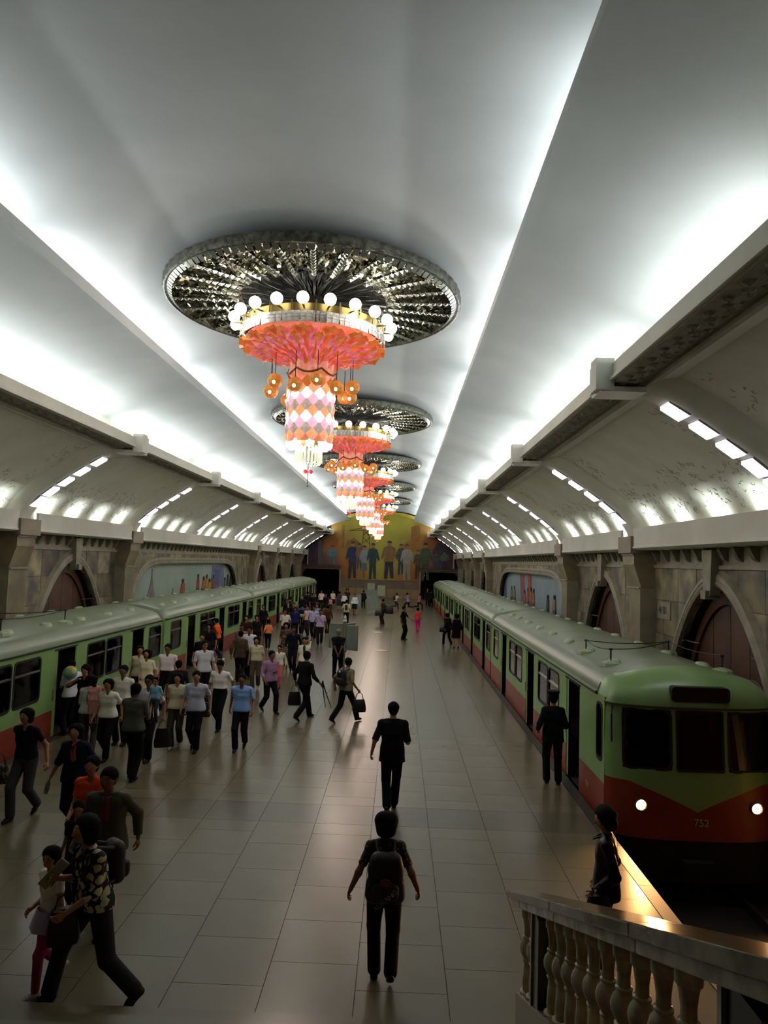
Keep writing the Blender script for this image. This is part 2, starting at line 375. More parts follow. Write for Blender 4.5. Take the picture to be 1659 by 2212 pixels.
# ------------------------------------------------------------------ side walls
WX = 8.75
def arch_fn(c, hw, top):
    def A(y):
        t = abs(y-c)/hw
        return -9 if t >= 1 else -1.1+(top+1.1)*(1-t**1.75)**(1/1.75)
    return A
def mural_fn(c, hw, top):
    def A(y):
        t = abs(y-c)/hw
        return -9 if t >= 1 else -1.1+(top+1.1)*(1-t**9)**(1/2.6)
    return A
M_mosaicL = mat('mural_pale', '#8fa59b', .5, col2='#a3b3a6', nscale=.7)
M_mosaicR = mat('mural_blue', '#7f97a8', .5, col2='#93a4a8', nscale=.7)
def ribc(n): return Y_RIB+n*S_BAY+.32
for s in (-1, 1):
    wall = struct(empty('wall_right' if s > 0 else 'wall_left', (s*WX, 0, 0)))
    far_slabs = MB(); nsl = 0
    bays = [('arch', ribc(-1), ribc(0)), ('arch', ribc(0), ribc(1)), ('arch', ribc(1), ribc(2)), ('mural', ribc(2), ribc(5)), ('arch', ribc(5), ribc(6)), ('arch', ribc(6), ribc(7)), ('arch', ribc(7), ribc(8)), ('plain', ribc(8), Y_END)]
    for bi, (kind, ya, yb) in enumerate(bays):
        c = (ya+yb)/2
        if kind == 'arch': A = arch_fn(c, 2.85, 3.72); Ao = arch_fn(c, 3.15, 4.04)
        elif kind == 'mural':
            c = 37.2; A = mural_fn(c, 9.5, 3.62); Ao = A
        else: A = lambda y: -9
        nc = max(2, round((yb-ya)/.95)); cw = (yb-ya)/nc
        rows = [-1.1, 1.55, 2.4, 3.25, 4.05]
        for i in range(nc):
            y0, y1 = ya+i*cw, ya+(i+1)*cw
            for z0, z1 in zip(rows[:-1], rows[1:]):
                ys = [y0+.006+(y1-y0-.012)*k/6 for k in range(7)]
                lo = [min(max(z0+.005, A(y)), z1-.006) for y in ys]
                if all(l >= z1-.0065 for l in lo): continue
                d = random.uniform(0, .012)
                for tgt in (MB() if (bi < 4 and nsl < 280) else far_slabs,):
                    n = 7; x0, x1 = s*(WX-.05-d), s*(WX+.05)
                    vs = [(x0, y, l) for y, l in zip(ys, lo)] + [(x0, y, z1-.005) for y in ys] + [(x1, y, l) for y, l in zip(ys, lo)] + [(x1, y, z1-.005) for y in ys]
                    fs = []
                    for k in range(6):
                        fs += [(k, k+1, n+k+1, n+k), (2*n+k, 3*n+k, 3*n+k+1, 2*n+k+1), (k, 2*n+k, 2*n+k+1, k+1), (n+k, n+k+1, 3*n+k+1, 3*n+k)]
                    fs += [(0, n, 3*n, 2*n), (n-1, 3*n-1, 4*n-1, 2*n-1)]
                    tgt.add(vs, fs)
                    if tgt is not far_slabs: tgt.obj('marble_slab', M_marble, wall, origin=wall.location); nsl += 1
        b = MB(); b.box(s*(WX-.10), s*(WX+.05), ya, yb, 4.05, 4.13); b.box(s*(WX-.03), s*(WX+.05), ya, yb, 4.13, 4.5)
        b.obj('stone_course', M_trim, wall, origin=wall.location)
        b = MB(); k = 0
        y = ya+.35
        while y < yb-.2:
            b.prism([(s*(WX-.03),4.2),(s*(WX-.12),4.26),(s*(WX-.22),4.45),(s*(WX-.22),4.5),(s*(WX-.03),4.5)], y, y+.14); y += .62
        b.obj('cornice_corbels', M_frieze, wall, origin=wall.location)
        if kind in ('arch', 'mural'):
            hw0, top0 = (2.85, 3.72) if kind == 'arch' else (9.5, 3.62)
            N = 48
            if kind == 'arch': pts = [(c+hw0*math.copysign(abs(math.cos(a))**(2/1.75), math.cos(a)), -1.1+(top0+1.1)*math.sin(a)**(2/1.75)) for a in [PI*i/N for i in range(N+1)]]
            else: pts = [(c+hw0*math.copysign(abs(math.cos(a))**(2/9), math.cos(a)), -1.1+(top0+1.1)*math.sin(a)**(1/2.6*2)) for a in [PI*i/N for i in range(N+1)]]
            def sweep(pts, sec, m, nm, par):
                b = MB(); vs = []; fs = []; K = len(sec)
                for i, p in enumerate(pts):
                    p0, p1 = pts[max(i-1,0)], pts[min(i+1,len(pts)-1)]; d = Vector((p1[0]-p0[0], p1[1]-p0[1])).normalized(); nx, nz = d.y, -d.x
                    for off, dx in sec: vs.append((s*(WX+dx), p[0]+nx*off, p[1]+nz*off))
                for i in range(len(pts)-1):
                    for k in range(K-1): fs.append((i*K+k, i*K+k+1, (i+1)*K+k+1, (i+1)*K+k))
                b.add(vs, fs); return b.obj(nm, m, par, smooth='auto', origin=wall.location)
            sweep(pts, [(.0,-.04),(.0,-.14),(.06,-.17),(.12,-.14),(.15,-.16),(.24,-.14),(.27,-.09),(.30,-.11),(.34,-.05)] if kind == 'arch' else [(-.02,-.04),(-.02,-.10),(.06,-.12),(.10,-.09),(.18,-.11),(.22,-.09),(.28,-.05)], M_trim, 'arch_moulding', wall)
            dep = .34 if kind == 'arch' else .28
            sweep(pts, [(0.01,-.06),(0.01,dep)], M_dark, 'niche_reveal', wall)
            if kind == 'arch':
                b = MB(); b.prism([(c-.16,3.5),(c+.16,3.5),(c+.24,4.45),(c-.24,4.45)], s*(WX-.26), s*(WX-.04), axis='x'); b.prism([(c-.11,3.42),(c+.11,3.42),(c+.13,3.6),(c-.13,3.6)], s*(WX-.34), s*(WX-.04), axis='x')
                b.obj('keystone', M_trim, wall, origin=wall.location)
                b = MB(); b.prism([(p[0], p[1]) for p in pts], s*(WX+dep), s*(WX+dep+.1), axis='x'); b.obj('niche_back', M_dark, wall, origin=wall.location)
                ip = [(c+2.4*math.copysign(abs(math.cos(a))**(2/1.9), math.cos(a)), -1.1+(3.32+1.1)*math.sin(a)**(2/1.9)) for a in [PI*i/N for i in range(N+1)]]
                dr = empty('niche_door', (0, c, 0)); dr.parent = wall
                def dorig(o): o.parent = dr; o.location = (0, 0, 0)
                IA = lambda y: -1.1+4.42*(max(0, 1-(abs(y-c)/2.4)**1.9))**(1/1.9)
                for i in range(6):
                    y0, y1 = c-2.4+4.8*i/6, c-2.4+4.8*(i+1)/6; ys = [y0+.012+(y1-y0-.024)*k/6 for k in range(7)]
                    b = MB(); b.prism([(y-c, -1.1) for y in ys] + [(y-c, IA(y)) for y in ys[::-1]], s*(dep-.10), s*(dep), axis='x'); o = b.obj('door_plank', M_door); dorig(o)
                b = MB(); vs = []; fs = []
                for i, p in enumerate(ip):
                    for off, dx in ((1.0, dep), (1.0, dep-.16), (1.06, dep-.16), (1.06, dep)): vs.append((s*dx, (p[0]-c)*off, -1.1+(p[1]+1.1)*off))
                for i in range(N):
                    for k in range(3): fs.append((i*4+k, i*4+k+1, (i+1)*4+k+1, (i+1)*4+k))
                b.add(vs, fs); o = b.obj('door_frame', M_door, smooth='auto'); dorig(o)
                b = MB()                           # inner carved curves
                for sg, r0 in ((1, .75), (-1, .75)):
                    b.tube([(s*(dep-.11), sg*.95+r0*math.cos(t), 1.0+1.2*r0*math.sin(t)) for t in [PI*k/12 for k in range(13)]], .03, 5)
                o = b.obj('carved_tracery', M_door); dorig(o)
        if kind == 'mural':
            mur = empty('side_mural', (s*(WX+.25), c, 1.3))
            if s < 0: tag(mur, 'pale green mosaic mural with violet tower shape above the left train', 'mural')
            else: tag(mur, 'pale blue mosaic mural with hanging red banners above the right train', 'mural')
            b = MB(); b.prism([(p[0], max(p[1], 0.)) for p in pts], s*(WX+.22), s*(WX+.26), axis='x'); b.obj('mosaic_field', M_mosaicL if s < 0 else M_mosaicR, mur, origin=mur.location)
            zoff = [0]
            def shape(pl, col, nm):
                zoff[0] += .0015
                b = MB(); b.prism(pl, s*(WX+.195-zoff[0]), s*(WX+.222), axis='x'); b.obj(nm, mat('mosaic_'+col, '#'+col, .6, col2='#'+''.join('%02x' % max(0, min(255, int(col[i:i+2],16)-18)) for i in (0,2,4)), nscale=3), mur, origin=mur.location)
            def fig(y, h, w_, c1, c2, c3):
                z0 = 1.5; shape([(y-w_*.4,z0),(y+w_*.4,z0),(y+w_*.5,z0+h*.5),(y-w_*.5,z0+h*.5)], c2, 'figure_legs')
                shape([(y-w_*.5,z0+h*.48),(y+w_*.5,z0+h*.48),(y+w_*.35,z0+h*.84),(y-w_*.35,z0+h*.84)], c1, 'figure_torso')
                shape([(y+w_*.22*math.cos(t), z0+h*.92+h*.085*math.sin(t)) for t in [2*PI*k/10 for k in range(10)]], c3, 'figure_head')
            if s < 0:
                shape([(30.2,1.2),(31.9,1.2),(31.5,2.2),(31.2,2.7),(31.05,3.35),(30.95,2.7),(30.6,2.2)], '867f8c', 'tower')
                shape([(33.6,1.2),(34.4,1.2),(34.05,2.4)], '7f8f8c', 'tower')
                shape([(40.6,1.2),(44.6,1.2),(43.6,3.45),(41.2,3.45)], '6f7691', 'drapery'); shape([(41.3,2.4),(42.6,2.2),(42.9,3.1),(41.6,3.3)], '4f5a8a', 'drapery')
                for a in ((35.6,1.3,.75,'a05238','7c6a2c','35302c'),(38.3,1.5,.5,'99473d','39393b','2b2723'),(39.4,1.35,.7,'a07a3c','3a3c3c','2f2b28'),(40.0,1.45,.6,'b08a34','b5862b','3a332a'),(40.6,1.2,.6,'c0902c','b5862b','3a332a'),(41.4,1.4,.6,'8a5446','54443a','302a2a'),(44.2,1.2,.35,'8a5a3c','7a5a4c','28241f'),(44.9,1.35,.35,'2b3a33','20302c','28241f'),(45.6,1.25,.3,'2b3a33','32443c','28241f')): fig(*a)
            else:
                shape([(44.9,1.2),(46.2,1.2),(46.0,3.0),(45.3,3.3)], '5f6a85', 'tower')
                shape([(38.6,2.2),(39.6,2.0),(40.2,3.5),(38.9,3.5)], '9a5660', 'banner'); shape([(36.9,2.3),(37.5,2.3),(37.7,3.5),(36.8,3.5)], 'b8491f', 'banner')
                for a in ((42.0,1.3,.8,'8a8348','5a3f3c','4a4038'),(43.0,1.25,.6,'867c4c','66403a','4a4038'),(38.6,1.2,.6,'9a6a54','a5502c','3a342e'),(37.6,1.35,.6,'9c7358','5f5060','2a2826'),(36.7,1.4,.6,'a5745a','8a5c44','2a2826'),(36.0,1.35,.5,'a8795c','7c5340','3a342e'),(32.6,1.2,.45,'4a5344','3f3f42','23241f'),(31.2,1.25,.55,'a07a52','566148','2b2f26')): fig(*a)
    tag(far_slabs.obj('marble_slab', M_marble, wall, origin=wall.location), None, None, kind='stuff')
    b = MB(); b.box(s*(WX+.7), s*(WX+1.0), Y0, Y_END, -1.2, 5.2); b.obj('wall_core', M_dark, wall, origin=wall.location)
    for n in [0, 1, 2, 5, 6, 7, 8]:
        y = ribc(n); pw = .46
        p = empty('pillar', (0, y, 0)); p.parent = wall
        b = MB(); b.prism([(s*(8.32-WX),-1.1),(s*(8.32-WX),3.55),(s*(8.14-WX),4.12),(s*(8.14-WX),4.4),(s*.05,4.4),(s*.05,-1.1)], -pw, pw); o = b.obj('pillar_shaft', M_pillar); o.parent = p
        b = MB(); b.box(s*(8.30-WX), s*(8.26-WX), -pw-.01, pw+.01, 3.5, 3.54); b.box(s*(8.29-WX), s*.0, -pw-.03, -pw-.0, -1.1, 3.5); o = b.obj('pillar_edge', M_trim); o.parent = p
        b = MB(); b.box(s*(8.03-WX), s*.0, -pw-.06, pw+.06, 4.42, 4.86); b.box(s*(8.10-WX), s*.0, -pw-.02, pw+.02, 4.36, 4.42); o = b.obj('capital', M_capital); o.parent = p
wr = bpy.data.objects['wall_right']
pl = MB(); pl.box(-.075, -.055, 0, .85, 0, .42); o = pl.obj('number_plate', M_trim, wr); o.location = (0, 17.35, 2.78)
text_mesh('plate_number', '4101', .27, mat('sign_black', '#14120f', .6), wr, Matrix.Translation((-.078, 17.8, 2.99)) @ Matrix.Rotation(-PI/2, 4, 'Z') @ Matrix.Rotation(PI/2, 4, 'X'))

# ------------------------------------------------------------------ end wall with the big mural
we = struct(empty('wall_end', (0, Y_END, 0)))
M_tan = mat('end_marble_light', '#a1835c', .5, col2='#8d7350', nscale=1, rnd=.08)
M_brn = mat('end_marble_brown', '#6f5f4a', .5, col2='#7d6c55', nscale=1, rnd=.08)
M_ored = mat('portal_stone_red', '#4b3023', .6, col2='#5a3b2a', nscale=2)
for i in range(10):
    x0 = -4.3+.86*i
    b = MB(); b.box(x0+.006, x0+.854, 0, .2, 0, 1.0); b.obj('marble_slab', M_tan, we)
    b = MB(); b.box(x0+.006, x0+.854, .02, .2, 1.0, 1.95); b.obj('marble_slab', M_brn, we)
b = MB(); b.box(-4.3, 4.3, -.04, .2, 1.93, 1.99); b.obj('dado_rail', M_tan, we)
def muralmat():
    m = bpy.data.materials.new('mosaic_sky'); m.use_nodes = True; nt = m.node_tree; N = nt.nodes; L = nt.links; bs = N['Principled BSDF']; bs.inputs['Roughness'].default_value = .4
    tc = N.new('ShaderNodeTexCoord'); sp = N.new('ShaderNodeSeparateXYZ'); L.new(tc.outputs['Object'], sp.inputs[0])
    nz = N.new('ShaderNodeTexNoise'); nz.inputs['Scale'].default_value = .55; nz.inputs['Detail'].default_value = 6; L.new(tc.outputs['Object'], nz.inputs['Vector'])
    ab = N.new('ShaderNodeMath'); ab.operation = 'ABSOLUTE'; L.new(sp.outputs['X'], ab.inputs[0])
    mz = N.new('ShaderNodeMath'); mz.operation = 'MULTIPLY_ADD'; L.new(sp.outputs['Z'], mz.inputs[0]); mz.inputs[1].default_value = -.55; L.new(ab.outputs[0], mz.inputs[2])
    m2 = N.new('ShaderNodeMath'); m2.operation = 'MULTIPLY_ADD'; L.new(nz.outputs['Fac'], m2.inputs[0]); m2.inputs[1].default_value = 4.; L.new(mz.outputs[0], m2.inputs[2])
    mr = N.new('ShaderNodeMapRange'); L.new(m2.outputs[0], mr.inputs['Value']); mr.inputs['From Min'].default_value = -1.5; mr.inputs['From Max'].default_value = 8.5
    cr = N.new('ShaderNodeValToRGB'); e = cr.color_ramp.elements
    for p, c in ((0., 'b9ae22'), (.3, 'a89c26'), (.5, 'a07c2c'), (.66, 'a8641c'), (.8, '7a4a30'), (.92, '4a3540')):
        el = e[0] if p == 0. else e.new(p); el.position = p; el.color = lin(c)
    e[-1].color = lin('3f2f3a'); L.new(mr.outputs[0], cr.inputs['Fac']); L.new(cr.outputs['Color'], bs.inputs['Base Color']); return m
mural = tag(empty('end_mural', (0, Y_END-.02, 2.0)), 'huge golden arched mosaic mural of walking workers on the far end wall', 'mural')
arc = [(-8.15,3.3),(-8.15,5.0),(-7.83,5.46),(-7.05,6.03),(-6.3,6.52),(-5.6,6.95),(-5.55,7.9),(-4.88,8.2),(-3.8,8.6),(-3.8,9.05),(-2.4,9.42),(0,9.55),(2.4,9.42),(3.8,9.05),(3.8,8.6),(4.88,8.2),(5.55,7.9),(5.6,6.95),(6.3,6.52),(7.05,6.03),(7.83,5.46),(8.15,5.0),(8.15,3.3),(4.35,3.3),(4.35,1.99),(-4.35,1.99),(-4.35,3.3)]
b = MB(); b.prism([(x, z) for x, z in arc], Y_END-.02, Y_END+.02); b.obj('mosaic_sky', muralmat(), mural, origin=mural.location)
MZ = [0]
def mshape(pl, col, nm, y=.0, col2=None):
    MZ[0] += .001
    b = MB(); b.prism(pl, Y_END-.045-MZ[0], Y_END-.02); return b.obj(nm, mat('mural_'+col, '#'+col, .5, col2=col2 or '#'+''.join('%02x' % max(0, min(255, int(col[i:i+2],16)-14)) for i in (0,2,4)), nscale=1.5), mural, origin=mural.location)
mshape([(-8.0,3.35),(-6.95,3.35),(-6.95,6.0),(-7.6,5.6),(-8.0,5.2)], '3a2438', 'violet_panel'); mshape([(-6.95,3.35),(-6.4,3.35),(-6.4,6.35),(-6.95,6.05)], '5c5560', 'patterned_panel')
mshape([(-8.12,3.3),(-8.0,3.3),(-8.0,5.2),(-8.12,5.05)], 'b9b6b0', 'white_border'); mshape([(8.0,3.3),(8.14,3.3),(8.14,5.05),(8.0,5.2)], 'b9b6b0', 'white_border')
mshape([(5.6,5.2),(6.3,6.3),(7.0,5.9),(7.8,5.3),(7.8,4.2),(6.5,4.0)], '38363f', 'dark_roof'); mshape([(7.6,3.35),(8.0,3.35),(8.0,5.2),(7.6,5.5)], '5a241c', 'red_panel')
mshape([(-6.4,4.8),(-5.0,5.3),(-4.6,6.4),(-5.6,6.6),(-6.3,6.2)], 'a8641c', 'orange_cloud'); mshape([(4.6,5.2),(5.6,5.0),(6.0,6.2),(5.0,6.8),(4.2,6.2)], 'a5641c', 'orange_cloud')
mshape([(3.3,5.2),(4.3,5.2),(4.3,8.0),(4.0,8.15),(3.3,7.9)], '9a6a16', 'chimney'); mshape([(-4.35,5.4),(-4.1,5.4),(-4.1,7.9),(-4.35,7.9)], '8f7418', 'chimney')
mshape([(2.2,5.2),(5.0,5.2),(4.6,6.2),(3.0,6.4),(2.4,5.9)], 'a0701c', 'skyline'); mshape([(-4.0,5.3),(-2.0,5.3),(-2.2,5.9),(-3.0,6.5),(-3.7,6.2)], '8a6a1c', 'skyline')
b = MB()
for a, c in (((-2.1,5.4),(-1.9,8.0)),((-1.2,5.4),(-1.5,8.0)),((-3.6,7.3),(-.9,7.9)),((-2.1,5.9),(-1.25,6.6)),((-1.3,5.9),(-2.0,6.6)),((-2.0,6.8),(-1.4,7.4)),((-1.35,6.8),(-1.95,7.4)),((-3.6,7.3),(-1.9,7.4))):
    b.tube([(a[0],Y_END-.08,a[1]),(c[0],Y_END-.08,c[1])], .03, 4)
b.obj('crane_lines', mat('mural_line', '#6a5210', .6), mural, origin=mural.location)
def mfig(x, z0, h, wd, top, low, hair, skirt=False):
    o = random.uniform(0, .01)
    if skirt: mshape([(x-wd*.18,z0),(x+wd*.18,z0),(x+wd*.15,z0+h*.3),(x-wd*.15,z0+h*.3)], 'a5602c', 'painted_legs', o); mshape([(x-wd*.42,z0+h*.22),(x+wd*.42,z0+h*.22),(x+wd*.22,z0+h*.55),(x-wd*.22,z0+h*.55)], low, 'painted_skirt', o+.005)
    else: mshape([(x-wd*.34,z0),(x-wd*.1,z0),(x,z0+h*.36),(x+wd*.12,z0+h*.02),(x+wd*.36,z0+h*.02),(x+wd*.3,z0+h*.5),(x-wd*.3,z0+h*.5)], low, 'painted_trousers', o)
    mshape([(x-wd*.38,z0+h*.45),(x+wd*.36,z0+h*.45),(x+wd*.34,z0+h*.6),(x+wd*.62,z0+h*.5),(x+wd*.66,z0+h*.56),(x+wd*.42,z0+h*.82),(x+wd*.1,z0+h*.87),(x-wd*.1,z0+h*.87),(x-wd*.42,z0+h*.82),(x-wd*.6,z0+h*.56),(x-wd*.5,z0+h*.5),(x-wd*.32,z0+h*.6)], top, 'painted_jacket', o+.006)
    mshape([(x+h*.052*math.cos(t), z0+h*.925+h*.07*math.sin(t)) for t in [2*PI*k/12 for k in range(12)]], 'a5714e', 'painted_face', o+.008)
    mshape([(x+h*.062*math.cos(t), z0+h*.945+h*.06*math.sin(t)) for t in [PI*k/9 for k in range(10)]], hair, 'painted_hair', o+.012)
for a in ((-5.35,3.4,2.2,1.15,'6a7f80','54706f','3c3226'),(-3.1,2.0,4.1,1.25,'27325a','2e2630','3a2c24'),(-2.35,3.1,2.8,.8,'84584a','5a4a4a','4a3426'),(-1.8,2.2,3.5,.9,'8f9792','5a7272','4a3426',True),(-.85,2.0,4.0,1.15,'21403a','22352f','46331f'),(.95,2.1,4.2,1.5,'8a662a','2b2430','3a2620'),(2.25,2.6,3.4,.9,'3d4048','30404a','5a3c28'),(2.9,2.0,4.0,1.2,'a09a8c','98947f','6a4c34'),(4.15,2.2,3.2,.9,'5a4a24','3d3226','54402a'),(4.95,2.0,4.2,1.25,'3f5230','3a3d26','2e241c'),(6.1,3.4,1.7,1.0,'4a4434','44403a','33291f'),(7.05,3.4,1.9,.9,'54644c','2b2a44','2f2620')): mfig(*a)
for s in (-1, 1):
    fr = MB(); xi, xo = 4.5, 8.62
    fr.box(s*4.3, s*xi, -.1, .3, 0 if s < 0 else 0, 3.18); fr.box(s*xi, s*WX, -.1, .3, 2.98, 3.18)
    fr.obj('portal_frame', M_tan, we)
    b = MB(); b.prism([(s*xi,2.99),(s*(xi+.32),2.99),(s*xi,2.66)], 0, .3); b.prism([(s*xo,2.99),(s*(xo-.42),2.99),(s*xo,2.45)], 0, .3); b.box(s*8.55, s*9, -.02, .3, -1.2, 3.0); b.obj('portal_corner', M_ored, we)
    b = MB(); b.box(s*4.36, s*WX, -.06, .2, 3.18, 3.42); b.obj('portal_lintel', M_ored, we)
    rl = MB(); rl.tube([(s*4.4,-.35,3.52),(s*7.9,-.35,3.52)], .02, 6)
    for k in range(8): rl.tube([(s*(4.45+.49*k),-.35,3.2),(s*(4.45+.49*k),-.35,3.52)], .012, 5)
    rl.obj('portal_railing', M_steel, we)
    b = MB(); b.box(s*4.3, s*9.2, -.4, .2, 3.12, 3.18); b.obj('portal_shelf', M_ored, we)
    b = MB(); b.box(s*4.2, s*4.4, .3, 18, -1.2, 3.2); b.box(s*8.9, s*9.1, .3, 18, -1.2, 3.2); b.box(s*4.2, s*9.1, .3, 18, 3.1, 3.3); b.box(s*4.2, s*9.1, 18, 18.2, -1.2, 3.2); b.obj('tunnel_bore', M_dark, we)
b = MB(); b.box(-9.2, 9.2, .2, .5, 3.2, 11); b.box(-4.4, 4.4, .2, .5, -1, 3.3); b.obj('wall_core', M_dark, we)
sg = MB(); sg.ball((4.9, Y_END+1.5, 2.55), .05, 8); o = sg.obj('signal_lamp', mat('signal_green', '#2fdf8f', .4, emit=5, ecol='#3fffa0')); tag(o, 'tiny green signal light inside the right tunnel mouth', 'signal')
# behind the viewer
bk = struct(empty('wall_back', (0, -2.6, 0)))
b = MB(); b.box(-9.2, 9.2, 0, 6.95, 8.0, 8.15); b.box(-9.2, 9.2, 6.85, 6.95, 8.0, 10.2); b.obj('added_shade_soffit', M_dark, bk)  # unseen soffit and fascia, added to keep vault light off the near floor
b = MB(); b.box(-9.2, 9.2, -.3, 0, -1.2, 11); b.obj('wall_panel', M_dark, bk)

# ------------------------------------------------------------------ posters and boards
def poster(x, y, z, wd, h, col, label):
    t = tag(empty('poster', (x, y, z)), label, 'poster')
    b = MB(); b.box(-wd/2, wd/2, -.03, .0, 0, h); b.obj('poster_frame', M_trim, t)
    b = MB(); b.box(-wd/2+.04, wd/2-.04, -.04, -.028, .04, h-.04); b.obj('poster_sheet', mat('paper_'+col, '#'+col, .7, col2='#c2c7a8', nscale=6), t)
poster(-.95, Y_END-.05, .25, .85, 1.35, 'a0b09a', 'left pale poster on the base of the far end wall')
poster(.2, Y_END-.05, .15, .9, 1.25, 'b5bb8a', 'right yellowish poster on the base of the far end wall')
M_frame = mat('board_frame', '#8f8d78', .4, metal=.3)
M_sheet = mat('newspaper_sheet', '#8a938a', .25, col2='#7d877f', nscale=3)
M_print = mat('printed_text', '#5a6360', .5)
def board(root, cx, cy, ang, wd, z0, z1, n_print=6):
    bd = empty('board_leaf', (cx, cy, 0), ang); bd.parent = root
    b = MB()
    for a in ((-wd/2, -wd/2+.035, z0, z1), (wd/2-.035, wd/2, z0, z1), (-wd/2, wd/2, z0, z0+.035), (-wd/2, wd/2, z1-.035, z1)): b.box(a[0], a[1], -.03, .03, a[2], a[3])
    o = b.obj('board_frame', M_frame, bd)
    b = MB(); b.box(-wd/2+.03, wd/2-.03, -.012, .012, z0+.03, z1-.03); b.obj('board_sheet', M_sheet, bd)
sb = tag(empty('notice_board', (.20, 24.6, 0)), 'freestanding notice board of three glazed leaves on one post, beside the grey-haired man', 'notice board')
board(sb, -.29, 0, 0, .50, .95, 1.80); board(sb, .26, -.16, -.6, .52, .90, 1.75); board(sb, .18, .24, .95, .5, .95, 1.80)
b = MB(); b.tube([(0,0,0),(0,0,1.86)], .045, 10); b.lathe([(.2,0),(.2,.03),(.06,.06)], n=14); b.lathe([(.045,.78),(.13,.90),(.045,.92)], n=10); b.obj('board_post', M_frame, sb)
b = MB(); b.lathe([(.0,1.85),(.07,1.87),(.07,1.91),(.03,1.95),(.05,2.01),(.0,2.12)], n=10); b.obj('finial', mat('finial_white', '#cfd0c8', .4), sb)
for i, (x, y, lb, wds) in enumerate(((-1.15, 53.2, 'low pale notice board left of the far pair', .85), (.1, 53.9, 'low pale notice board right of the far pair', .9), (-.25, 61.0, 'pale notice board with two leaves behind the far pair', 1.05))):
    nb = tag(empty('notice_board', (x, y, 0)), lb, 'notice board')
    board(nb, 0, 0, 0, wds, .28, 1.45 if i < 2 else 1.5)
    b = MB(); b.tube([(-wds/2+.03,0,0),(-wds/2+.03,0,.3)], .02, 6); b.tube([(wds/2-.03,0,0),(wds/2-.03,0,.3)], .02, 6); b.obj('board_legs', M_frame, nb)
hoop = MB()
for x, y in ((1.35, 31.8), (.95, 39.8)):
    hb = MB(); hb.lathe([(.30,.004),(.30,.012),(.24,.016),(.0,.016)], (0,0,0), 20); o = hb.obj('floor_plate', mat('brass_plate', '#a9a597', .3, metal=.6), None); o.location = (x, y, 0); tag(o, 'small round metal plate in the floor, ' + ('nearer' if y < 35 else 'farther') + ' of the two', 'floor plate')

# ------------------------------------------------------------------ the two trains
M_green = mat('train_green_paint', '#86a866', .38, col2='#7b9f60', nscale=2, bump=.03, bscale=3)
M_red = mat('train_red_paint', '#8f3018', .4, col2='#7f2a16', nscale=2)
M_roof = mat('train_roof_paint', '#838f74', .34, col2='#74836a', nscale=1.2, bump=.04, bscale=6)
M_under = mat('train_underside', '#0d0c0a', .8)
M_rub = mat('window_rubber', '#121110', .6)
M_chrome = mat('window_bar_metal', '#b8b8b2', .25, metal=.9)
M_glass = glassmat('train_glass', (.35,.33,.33), 1)
M_inw = mat('carriage_interior', '#4a3d33', .7); M_inf = mat('carriage_floor', '#2b241f', .8); M_seat = mat('seat_leather', '#4a1f18', .6)
M_vent = mat('roof_vent_paint', '#9db08c', .4)
M_wire = mat('aerial_wire', '#1c1c18', .6)
CARL = 13.65
WINS = [(3.2,4.2),(4.3,5.3),(7.5,8.5),(8.6,9.6),(11.95,13.0)]
DOORS = [(1.55,2.55),(5.88,6.88),(10.22,11.22)]
ZW = (.90, 1.80)
def zroof(x):   # local x 0..2.65
    e = min(x, 2.65-x)
    if e < .36: return 1.945+.335*math.sqrt(max(0, 1-((.36-e)/.36)**2))
    return 2.28+.15*math.sin(PI/2*min(1, (e-.36)/.95))
def rrect(a0, a1, z0, z1, r, k=4):
    pts = []
    for cx_, cz, t0 in ((a1-r, z1-r, 0), (a0+r, z1-r, PI/2), (a0+r, z0+r, PI), (a1-r, z0+r, 3*PI/2)):
        pts += [(cx_+r*math.cos(t0+PI/2*i/k), cz+r*math.sin(t0+PI/2*i/k)) for i in range(k+1)]
    return pts
